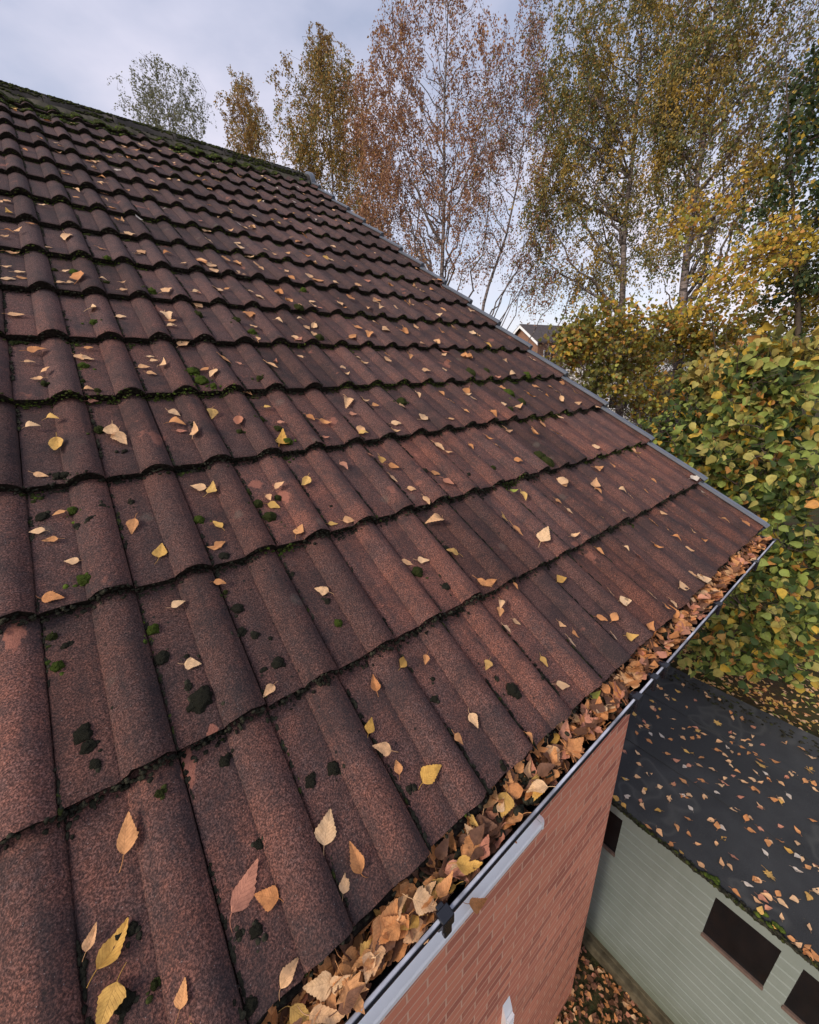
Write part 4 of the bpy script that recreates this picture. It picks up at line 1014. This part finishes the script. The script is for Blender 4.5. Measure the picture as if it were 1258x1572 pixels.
for _ in range(2600):        # on the ridge tiles
    x = rng.uniform(-1.0, 2.40); an = rng.uniform(.55, 1.02) * math.pi
    if noise.noise(Vector((x * 2, an * 2, 6))) < -.1: continue
    crust(np.array([x, Yr + math.cos(an) * .118, Zr - .065 + math.sin(an) * .112]), np.eye(3), (rng.uniform(.008, .02), rng.uniform(.006, .012), rng.uniform(.006, .012)), str(rng.choice(list('ddggg'))))
for _ in range(2600):        # shed roof edge and far edge
    y = rng.uniform(SY0, 1.2); e = rng.random() < .6
    x = SX0 + abs(rng.normal()) * .014 - .006 if e else SX1 - abs(rng.normal()) * .10
    crust(np.array([x, y, SZ + rng.uniform(-.012, .006) + (0 if e else .05)]), np.eye(3), (rng.uniform(.008, .018), rng.uniform(.01, .025), rng.uniform(.005, .010)), 'd' if rng.random() < .75 else 'g')
for (u, v) in ((1098, 1352), (1180, 1412)):
    p = on_z(u, v, SZ + .005)
    for _ in range(6): crust(p + np.array([rng.normal() * .02, rng.normal() * .03, 0]), np.eye(3), (.02, .025, .012), 'G')
for _ in range(700):         # black sludge lumps in the gutter
    x = rng.uniform(-.3, 2.4)
    if noise.noise(Vector((x * 6, 3, 3))) < .0 and not (.40 < x < .58): continue
    crust(np.array([x, rng.uniform(.275, .36), GZT - .018 + rng.uniform(0, .022)]), np.eye(3), (rng.uniform(.006, .014), rng.uniform(.005, .012), rng.uniform(.004, .010)), 'd')
for c, nm, lab in (('d', 'dark_moss_crust', 'blackish moss and grime caked along the tile edges and gutter'), ('g', 'olive_moss_crust', 'olive moss along the tile edges, ridge and shed roof rim'), ('G', 'green_moss_crust', 'bright green moss tufts along the tile edges and ridge')):
    me = mesh_np(nm, np.vstack(SV[c]), np.vstack(SF[c]), [M[cmat[c]]], smooth=True)
    tag(link(bpy.data.objects.new(nm, me)), lab, 'moss', kind='stuff')

# ------------------------------------------------------------------ trees
def bez(a, b, c, n_):
    t = np.linspace(0, 1, n_)[:, None]; return (1 - t) ** 2 * a + 2 * t * (1 - t) * b + t * t * c
class TreeB:
    def __init__(s, sides=6): s.V = []; s.F = []; s.o = 0; s.sides = sides
    def tube(s, pts, r0, r1, sides=None):
        sides = sides or s.sides; n_ = len(pts); T = np.gradient(pts, axis=0); T /= (np.linalg.norm(T, axis=1)[:, None] + 1e-9)
        ref = np.array([.62, .41, .11]); A = np.cross(T, ref); A /= (np.linalg.norm(A, axis=1)[:, None] + 1e-9); B = np.cross(T, A)
        r = np.linspace(r0, r1, n_)[:, None, None] if np.isscalar(r0) else np.asarray(r0)[:, None, None]
        an = np.arange(sides) * 2 * math.pi / sides
        R = pts[:, None, :] + r * (np.cos(an)[None, :, None] * A[:, None, :] + np.sin(an)[None, :, None] * B[:, None, :])
        s.V.append(R.reshape(-1, 3))
        i = np.arange(n_ - 1)[:, None] * sides; j = np.arange(sides)[None, :]; k = (j + 1) % sides
        s.F.append(np.stack([i + j, i + k, i + sides + k, i + sides + j], -1).reshape(-1, 4) + s.o); s.o += n_ * sides
    def make(s, name, mat, parent, loc):
        me = mesh_np(name, np.vstack(s.V) - loc, np.vstack(s.F), [mat], smooth=True); o = bpy.data.objects.new(name, me); return link(o, parent)
def leafcards(P, size, ratio, droop, shape, cols, wts, tint_noise=.0, seed=0):
    """P (n,3) leaf bases -> vertices, faces, colours; shape: list of (x,y,z) outline in unit leaf"""
    n_ = len(P); g = np.random.default_rng(seed)
    yd = g.normal(size=(n_, 3)); yd[:, 2] -= droop; yd /= np.linalg.norm(yd, axis=1)[:, None]
    q = g.normal(size=(n_, 3)); xd = np.cross(yd, q); xd /= np.linalg.norm(xd, axis=1)[:, None]; zd = np.cross(xd, yd)
    sz = size * g.uniform(.65, 1.25, n_)[:, None, None]
    sh_ = np.array(shape); V_ = P[:, None, :] + sz * (sh_[None, :, 0:1] * ratio * xd[:, None, :] + sh_[None, :, 1:2] * yd[:, None, :] + sh_[None, :, 2:3] * zd[:, None, :])
    ci = g.choice(len(cols), n_, p=np.array(wts) / sum(wts)); c = np.array(cols)[ci] * g.uniform(.75, 1.25, (n_, 1))
    k = len(shape); C_ = np.repeat(np.column_stack([c, np.ones(n_)]), k, 0)
    return V_.reshape(-1, 3), C_
DIAM = [(0, 0, 0), (.5, .40, .06), (0, 1, 0), (-.5, .40, .06)]
def tree(name, label, depth, trunk, blobs, nlimb, nsub, ntwig, lpt, size, droop, tw, cols, bark, cat='tree', ratio=.62, r0=.14, spread=1.0, twr=.004, group=None, crown_z=0, leafmat='crown', shape=None, faces=None, seed=1, low=None, patch=None, jit=.05, twigdroop=.8, rise=1.0):
    """trunk: image points (u,v[,depth factor]) from low to high; blobs: (u,v,ru,rv,weight[,ddepth])"""
    g = np.random.default_rng(seed); px = depth / FPX
    if name == 'birch_tree': lpt = lpt * (1.9 if seed not in (17, 18) else 1.6); size = size * 1.2; cols = [(tuple(q * 1.0 for q in c[0]), c[1]) for c in cols]
    tp = [at(t[0], t[1], depth * (t[2] if len(t) > 2 else 1)) for t in trunk]
    base = tp[0].copy(); gzv = gz(base[0], base[1]); base[2] = gzv - .1
    if tp[0][2] > gzv + .5:
        pts = [base] + tp
    else: pts = tp; pts[0] = base
    pts = np.array(pts)
    dd = np.r_[0, np.cumsum(np.linalg.norm(np.diff(pts, axis=0), axis=1))]; ts_ = np.linspace(0, dd[-1], 28)
    tr = np.column_stack([np.interp(ts_, dd, pts[:, i]) for i in range(3)])
    tr[1:, :2] += np.cumsum(g.normal(size=(27, 2)) * .006 * dd[-1] / 10, axis=0)
    rad = r0 * (1 - .93 * np.linspace(0, 1, 28) ** .9)
    root = empty(name, tuple(base)); tag(root, label, cat, group)
    tb = TreeB(7); tb.tube(tr, rad, 0)
    wts = np.array([b[4] for b in blobs], float); wts /= wts.sum()
    def rnd(n_, shrink=1.0):
        bi = g.choice(len(blobs), n_, p=wts); o = np.empty((n_, 3)); 
        d3 = g.normal(size=(n_, 3)); d3 /= np.linalg.norm(d3, axis=1)[:, None]; d3 *= (g.uniform(0, 1, n_) ** (1 / 2.4))[:, None] * shrink
        for i in range(n_):
            b = blobs[bi[i]]; cpos = at(b[0], b[1], depth + (b[5] if len(b) > 5 else 0))
            rr = (b[2] + b[3]) / 2 * px * spread
            o[i] = cpos + d3[i, 0] * b[2] * px * CR + d3[i, 1] * b[3] * px * (-np.array([0, 0, 1.])) + d3[i, 2] * rr * CF
        return o
    cand = [tr[6:]]; candr = [rad[6:]]
    for e in rnd(nlimb):
        h = np.linalg.norm((e - tr)[:, :2], axis=1); zt2 = e[2] - h * rise * g.uniform(.6, 1.5)
        i = int(np.argmin(np.abs(tr[:, 2] - zt2))); i = max(2, min(i, 26)); st = tr[i]
        mid = (st + e) / 2 + np.array([0, 0, -.10 * np.linalg.norm(e - st)]) + g.normal(size=3) * .06 * np.linalg.norm(e - st)
        c = bez(st, mid, e, 11); c[1:-1] += g.normal(size=(9, 3)) * .015 * np.linalg.norm(e - st)
        rr = min(rad[i] * .55, .012 + .012 * np.linalg.norm(e - st)); tb.tube(c, rr, rr * .22, 5); cand.append(c[2:]); candr.append(np.linspace(rr, rr * .22, 11)[2:])
    tb.make('trunk', M[bark], root, base)
    tb2 = TreeB(4)
    for lvl, (nn, q0, ns) in enumerate(((nsub, .55, 8),)):
        CA = np.vstack(cand); new = []
        for e in rnd(nn):
            d = CA - e; dist = np.linalg.norm(d, axis=1) + np.maximum(0, d[:, 2]) * 2.0; i = int(np.argmin(dist + g.uniform(0, .35, len(dist)))); st = CA[i]
            mid = (st + e) / 2 + g.normal(size=3) * .08 * np.linalg.norm(e - st) + np.array([0, 0, .06 * np.linalg.norm(e - st)])
            c = bez(st, mid, e, 8); tb2.tube(c, twr * 2.0, twr * .9, 4); new.append(c[2:])
        cand += new
    CA = np.vstack(cand); E = rnd(ntwig); LP = []
    for e in E:
        if name == 'birch_tree' and seed > 13 and noise.noise(Vector(e) * 1.15 + Vector((seed * 3.1, 0, 0))) < -.02 and g.random() < .78: continue
        d = CA - e; dist = np.linalg.norm(d, axis=1) + np.maximum(0, d[:, 2]) * 1.0; i = int(np.argmin(dist)); st = CA[i]
        L_ = tw * g.uniform(.5, 1.4); dr = np.array([g.normal() * .3, g.normal() * .3, -1 * twigdroop + g.normal() * .25]); dr /= np.linalg.norm(dr)
        if np.linalg.norm(e - st) > tw * 2.2: e = st + (e - st) / np.linalg.norm(e - st) * tw * 2.2 * g.uniform(.5, 1)
        c = np.vstack([bez(st, (st + e) / 2 + np.array([0, 0, .1 * tw]), e, 4), bez(e, e + dr * L_ * .4 + (e - st) * .15, e + dr * L_ + (e - st) * .1, 5)[1:]])
        tb2.tube(c, twr, twr * .35, 3)
        k = int(lpt * g.uniform(.4, 1.6)); t = g.uniform(2.0, 7.0, k); i0 = t.astype(int); f = (t - i0)[:, None]; i1 = np.minimum(i0 + 1, 7)
        LP.append(c[i0] * (1 - f) + c[i1] * f + g.normal(size=(k, 3)) * jit)
    tb2.make('branches', M['bark_twig'], root, base)
    P = np.vstack(LP)
    shp = shape or DIAM; V_, C_ = leafcards(P, size, ratio, droop, shp, [c[0] for c in cols], [c[1] for c in cols], seed=seed + 5)
    if low is not None:      # colour drifts through the crown the way the photo's does
        k = len(shp); Pr = np.repeat(P, k, 0); f = np.clip(np.array([noise.noise(Vector(p) * .9 + Vector((seed, 0, 0))) for p in P]) * 2.2 + low[1], 0, 1); f = np.repeat(f, k)[:, None]
        C_[:, :3] = C_[:, :3] * (1 - f) + np.array(low[0])[None, :] * f * np.repeat(g.uniform(.7, 1.3, (len(P), 1)), k, 0)
    n_ = len(P); k = len(shp)
    fc = faces or [tuple(range(k))]
    kk = len(fc[0]); Fa = (np.arange(n_)[:, None, None] * k + np.array(fc)[None]).reshape(-1, kk)
    me = mesh_np('crown', V_ - base, Fa, [M[leafmat]], col=C_)
    link(bpy.data.objects.new('crown', me), root)
    return root
olive = (.235, .220, .075); green = (.135, .175, .060); gold = (.50, .33, .07); copper = (.46, .235, .135); brown = (.33, .18, .115); amber = (.50, .28, .085); greygr = (.20, .21, .125); dgreen = (.045, .085, .032); ylw = (.64, .43, .06); orng = (.62, .30, .08); ygr = (.36, .37, .08)
birch = dict(twigdroop=1.0)
tree('birch_tree', 'small grey green birch showing above the left part of the ridge', 22, [(262, 320), (262, 230), (255, 150), (250, 100)],
     [(225, 165, 36, 40, .6), (255, 150, 48, 45, 1.2), (262, 205, 65, 45, 1.6), (235, 110, 24, 26, .4), (295, 150, 26, 40, .5), (275, 270, 75, 60, .8)], 26, 110, 520, 12, .085, .8, .8, [(greygr, 3), (olive, 1)], 'bark_birch', r0=.12, seed=11, group='birches behind the roof')
tree('birch_tree', 'slim amber birch between the grey green birch and the tall group, behind the ridge', 21, [(388, 340), (386, 240), (378, 160), (372, 120)],
     [(360, 190, 22, 40, .4), (405, 200, 22, 40, .4), (372, 140, 20, 26, .5), (382, 195, 34, 45, 1.4), (388, 240, 38, 45, 1.2), (390, 300, 45, 50, .6)], 18, 80, 400, 17, .085, .8, .7, [(amber, 2), (olive, 2), (gold, .6)], 'bark_birch', r0=.10, seed=12, group='birches behind the roof', low=((.30, .17, .05), .2))
tree('birch_tree', 'olive and gold birch standing above the right end of the ridge', 15, [(505, 400), (508, 250), (500, 140), (492, 70)],
     [(460, 230, 34, 50, .6), (525, 110, 26, 40, .5), (492, 80, 28, 32, .7), (500, 140, 42, 50, 1.2), (500, 210, 55, 55, 1.8), (450, 165, 26, 60, .5), (530, 270, 45, 60, 1.0), (540, 190, 25, 60, .6), (560, 330, 40, 50, .5)], 28, 120, 760, 21, .068, .9, .75, [(olive, 3), (amber, 2), (gold, 1)], 'bark_birch', r0=.11, seed=13, low=((.30, .18, .05), .1), group='birches behind the roof')
tree('birch_tree', 'tall copper brown birch with an upright central trunk behind the verge', 13, [(676, 500), (678, 400), (680, 260), (684, 120), (690, -60)],
     [(600, 150, 55, 70, 1.1), (660, 60, 80, 75, 1.0), (740, 140, 60, 80, .9), (620, 240, 70, 60, 1.3), (700, 250, 70, 70, .9), (600, 330, 50, 55, .8), (690, 350, 70, 60, .5), (620, 20, 50, 40, .5), (700, -60, 70, 60, .8), (640, 410, 60, 40, .3)],
     46, 240, 1300, 20, .064, .9, .8, [(copper, 3), (brown, 3), (amber, 1)], 'bark_birch', r0=.125, seed=14, group='birches behind the roof', patch=None, rise=1.5)
tree('birch_tree', 'thin many stemmed copper birch left of the central trunk', 14, [(595, 480), (592, 380), (575, 290), (560, 200), (568, 110)],
     [(570, 230, 40, 60, 1.0), (585, 300, 50, 50, .9), (560, 160, 30, 50, .6), (620, 370, 45, 50, .5), (560, 345, 30, 40, .6)], 24, 110, 420, 20, .064, .9, .7, [(copper, 3), (amber, 2), (brown, 2)], 'bark_birch', r0=.075, seed=15, group='birches behind the roof', rise=1.5)
tree('birch_tree', 'leaning sparse birch with a pale slanting trunk above the verge', 12.5, [(740, 480), (752, 430), (778, 360), (795, 280), (805, 200), (812, 110)],
     [(800, 110, 42, 55, 1.0), (760, 170, 40, 60, .8), (815, 190, 35, 60, .6), (740, 260, 45, 60, .5), (770, 330, 55, 60, .5), (800, 400, 60, 50, .5), (820, 20, 30, 50, .5), (730, 380, 50, 45, .4), (840, 300, 40, 60, .4), (845, 420, 50, 50, .4)],
     34, 190, 1000, 13, .058, .9, .75, [(copper, 2), (brown, 3), (olive, 1)], 'bark_birch', r0=.10, seed=16, group='birches behind the roof', rise=1.4)
tree('birch_tree', 'large olive green birch, the left one of the dense pair behind the verge', 12, [(955, 620), (957, 470), (962, 350), (975, 240), (985, 120), (990, -80)],
     [(865, 120, 40, 80, .9), (850, 220, 36, 60, .8), (835, 330, 36, 60, .6), (900, 60, 60, 80, 1.3), (960, 120, 80, 80, 1.6), (900, 200, 60, 80, 1.4), (965, 240, 70, 70, 1.4), (870, 300, 45, 60, .9), (945, 340, 65, 60, 1.0), (1010, 60, 70, 80, 1.2), (920, 420, 55, 45, .6), (950, -60, 110, 60, 1.2), (870, 400, 50, 60, .35), (1010, 330, 50, 70, .6)],
     46, 280, 2200, 26, .066, .9, .8, [(olive, 4), (green, 2.5), (gold, 1.2), (amber, 1)], 'bark_birch', r0=.16, seed=17, low=((.50, .34, .075), -.05), group='birches behind the roof')
tree('birch_tree', 'large forked birch with dark limbs, the right one of the dense pair', 10, [(1040, 620), (1045, 520), (1052, 430), (1062, 340), (1080, 240), (1090, 150), (1100, 40), (1110, -90)],
     [(1080, 60, 70, 80, 1.3), (1140, 20, 80, 80, 1.3), (1050, 150, 60, 70, 1.1), (1130, 160, 60, 80, .9), (1060, 250, 60, 60, .7), (1130, 290, 70, 60, .7), (1060, 370, 80, 50, .7), (1200, 100, 60, 90, .9), (1100, -70, 140, 60, 1.2), (1010, 200, 40, 60, .6), (1180, 230, 60, 60, .6)],
     44, 260, 1700, 26, .062, .9, .75, [(olive, 4), (green, 2.5), (gold, 1.6), (brown, .6)], 'bark_birch', r0=.17, seed=18, low=((.56, .36, .07), -.1), group='birches behind the roof')
MAP = [(0, 0, 0), (.32, .12, .04), (.55, .42, .08), (.30, .60, .04), (.22, .85, .02), (0, 1, 0), (-.22, .85, .02), (-.30, .60, .04), (-.55, .42, .08), (-.32, .12, .04)]
tree('maple_tree', 'dark green leafy tree with yellow sprays at the right edge', 8.5, [(1225, 620), (1225, 480), (1215, 330), (1210, 180), (1205, 60)],
     [(1245, 200, 42, 60, 1.0), (1250, 330, 42, 80, 1.2), (1225, 420, 55, 60, 1.1), (1262, 110, 36, 55, .7), (1190, 290, 25, 60, .3), (1270, 460, 50, 60, 1.0)], 22, 130, 620, 14, .085, .5, .45, [(dgreen, 6), (green, 2), (ylw, .9)], 'bark_brown', ratio=.9, r0=.10, shape=MAP, seed=19, low=((.60, .42, .05), -.25), twigdroop=.2, jit=.06)
tree('maple_tree', 'young maple with golden sprays in front of the forked birch', 7.5, [(1105, 640), (1100, 560), (1085, 450), (1060, 360)],
     [(1175, 385, 50, 22, 1.0), (1130, 420, 55, 30, .9), (1060, 330, 45, 28, .7), (1120, 300, 50, 22, .4), (1200, 350, 35, 18, .5), (1100, 470, 60, 30, .7)], 14, 60, 230, 10, .075, .4, .35, [(ylw, 5), (orng, 1.0), (ygr, 2)], 'bark_brown', ratio=.95, r0=.035, shape=MAP, seed=20, twigdroop=.15, jit=.05)
tree('maple_tree', 'bushy maple turning yellow and orange beside the far brick house', 9.0, [(985, 680), (985, 600), (965, 560), (935, 500), (925, 470)],
     [(930, 500, 60, 36, 1.4), (985, 530, 60, 50, 1.4), (1040, 500, 45, 35, .9), (940, 575, 55, 45, 1.1), (1000, 600, 50, 40, .8), (890, 530, 30, 35, .8), (872, 522, 16, 22, .3), (1095, 520, 55, 30, .9), (1160, 500, 50, 26, .6)], 18, 90, 620, 16, .088, .4, .40, [(ygr, 3), (olive, 2.5), (ylw, 2.0), (orng, 1.6)], 'bark_brown', ratio=.95, r0=.045, shape=MAP, seed=21, twigdroop=.15, low=((.10, .12, .03), -.25), jit=.06)
tree('thicket_shrub', 'grey leafless twiggy thicket below the bushy maple', 10.5, [(930, 700), (930, 640), (925, 600)],
     [(900, 590, 60, 50, 1), (960, 640, 60, 50, 1), (1010, 640, 50, 50, .6), (860, 550, 40, 40, .6)], 40, 260, 800, 2.5, .05, .3, .5, [(olive, 2), (brown, 2)], 'bark_brown', cat='shrub', r0=.04, seed=22, twigdroop=-.5, rise=1.8, twr=.0045)
tree('thicket_shrub', 'distant olive brown scrub low on the horizon behind the maple and hazel', 26, [(1060, 640), (1060, 600), (1060, 560)],
     [(900, 560, 80, 30, 1), (1000, 560, 90, 30, 1.2), (1100, 555, 90, 36, 1.2), (1190, 550, 90, 40, 1.2), (1250, 520, 60, 50, 1), (1020, 600, 160, 40, 1)], 60, 300, 1500, 8, .16, .3, .8, [(olive, 2), (brown, 2), (green, 2)], 'bark_brown', cat='shrub', r0=.10, seed=23, twigdroop=-.5, rise=1.2, twr=.010)
# hazel: round, ribbed leaves at close range
HZ = [(0, 0, 0), (.30, .02, .10), (.52, .30, .20), (.50, .60, .16), (.26, .88, .03), (0, 1.16, -.14), (-.30, .86, .07), (-.53, .55, .22), (-.48, .27, .17), (-.26, .04, .07), (0, .33, -.06), (0, .70, -.05)]
HF = [(0, 1, 2, 10), (10, 2, 3, 11), (11, 3, 4, 5), (0, 10, 8, 9), (10, 11, 7, 8), (11, 5, 6, 7)]
hz_l = (.30, .37, .085); hz_y = (.52, .46, .13); hz_d = (.060, .105, .030)
def hazel(label, depth, trunk, blobs, nt_, lpt, cols, seed, size=.088):
    return tree('hazel_bush', label, depth, trunk, blobs, 26, 130, nt_, lpt, size, .9, .26, cols, 'bark_brown', cat='shrub', ratio=.92, r0=.035, shape=HZ, faces=HF, seed=seed, leafmat='hazel', twigdroop=.35, jit=.045, low=((.54, .36, .09), -.45), group='hazels beside the shed', twr=.003)
hazel('big yellow green hazel beside the gable, nearest the shed roof', 4.3, [(1150, 1050, 1.42), (1150, 990, 1.3), (1150, 850, 1.15), (1160, 700, 1.0)],
      [(1180, 620, 75, 60, 1.5), (1230, 560, 60, 50, 1.0), (1150, 545, 50, 36, .6), (1110, 690, 70, 50, 1.2), (1200, 740, 80, 70, 1.6), (1110, 800, 90, 60, .9), (1220, 860, 60, 60, 1.3), (1150, 930, 70, 60, 1.2), (1230, 970, 50, 50, .8), (1100, 990, 40, 36, .5), (1180, 1010, 50, 28, .4)], 640, 8, [(hz_l, 4), (hz_y, 1.8), (hz_d, 3.5), (orng, .7), (ylw, 1.0)], 31)
hazel('darker hazel growing behind the big yellow green one', 5.6, [(1130, 1020, 1.12), (1120, 950, 1.05), (1110, 800), (1110, 700)],
      [(1080, 660, 70, 50, 1.2), (1150, 560, 70, 45, 1.0), (1085, 580, 45, 34, .7), (1060, 720, 60, 50, 1.2), (1180, 700, 90, 80, 1.6), (1100, 840, 90, 80, 1.4), (1210, 880, 80, 90, 1.4), (1120, 960, 90, 60, 1.0), (1240, 560, 60, 50, .8), (1000, 660, 30, 30, .3)], 1000, 9, [(hz_d, 5), (hz_l, 3), (ylw, .9), (orng, .5)], 32, .078)

# ------------------------------------------------------------------ far houses
def far_house(p, along, w_, d_, h_, rh, wallm, label, chim=True):
    """gable end faces the camera; along = unit vector of the long side"""
    root = empty('distant_house', tuple(p)); tag(root, label, 'house')
    ax = np.array([along[0], along[1], 0.]); ax /= np.linalg.norm(ax); ay = np.array([-ax[1], ax[0], 0.]); up = np.array([0, 0, 1.])
    mb = MB().extrude([(-w_ / 2, -6), (w_ / 2, -6), (w_ / 2, h_), (0, h_ + rh), (-w_ / 2, h_)], (0, 0, 0), ay, up, ax * d_); mb.build('wall', wallm, root)
    o = .35; k = rh / (w_ / 2)
    mb = MB()
    for sg in (-1, 1):
        mb.extrude([(0, h_ + rh + .12), (sg * (w_ / 2 + o), h_ - o * k + .12), (sg * (w_ / 2 + o), h_ - o * k - .02), (0, h_ + rh - .02)], -ax * o, ay, up, ax * (d_ + 2 * o))
    rf = mb.build('roof', M['slate'], root)
    if chim: MB().box((-.35, -.35, 0), (.35, .35, 1.6)).build('chimney', wallm, rf, loc=tuple(-(ax * d_ * .6 + up * (h_ + rh - .4))))
    mb = MB()
    for sg in (-1, 1): mb.extrude([(0, h_ + rh), (sg * (w_ / 2 + o), h_ - o * k), (sg * (w_ / 2 + o), h_ - o * k - .25), (0, h_ + rh - .25)], -ax * (o + .06), ay, up, ax * .05)
    mb.build('bargeboard', M['white'], root)
    for q, sd_ in ((d_ * .2, 1), (d_ * .55, 1), (d_ * .2, -1), (d_ * .55, -1)):
        for zz in (h_ - 1.5, h_ - 4.2):
            c = ax * q + sd_ * ay * (w_ / 2 + .01) + up * zz
            mb = MB().add([c + a * ax + b * up + e * ay * sd_ for e in (0, .08) for a, b in ((-.9, -.6), (.9, -.6), (.9, .6), (-.9, .6))], [(0, 1, 2, 3), (4, 7, 6, 5), (0, 4, 5, 1), (1, 5, 6, 2), (2, 6, 7, 3), (3, 7, 4, 0)])
            wo = mb.build('window', M['white'], root)
            c2 = c + ay * sd_ * .085
            for s2 in (-1, 1):
                MB().add([c2 + (s2 * .43 + a) * ax + b * up + e * ay * sd_ for e in (0, .01) for a, b in ((-.36, -.5), (.36, -.5), (.36, .5), (-.36, .5))], [(0, 1, 2, 3), (4, 7, 6, 5), (0, 4, 5, 1), (1, 5, 6, 2), (2, 6, 7, 3), (3, 7, 4, 0)]).build('pane', M['glass'], wo)
    return root
p = at(800, 545, 40); p[2] = at(800, 540, 40)[2]
far_house(p, (CR + .55 * CF)[:2], 4.6, 8.5, .9, 1.6, M['farbrick'], 'distant red brick house with a dark roof and white windows past the verge', False)
p = at(1000, 560, 34)
far_house(p, (CF - .9 * CR)[:2], 5.0, 7.0, 1.1, 1.7, M['render'], 'distant white rendered house glimpsed through the maple', False)
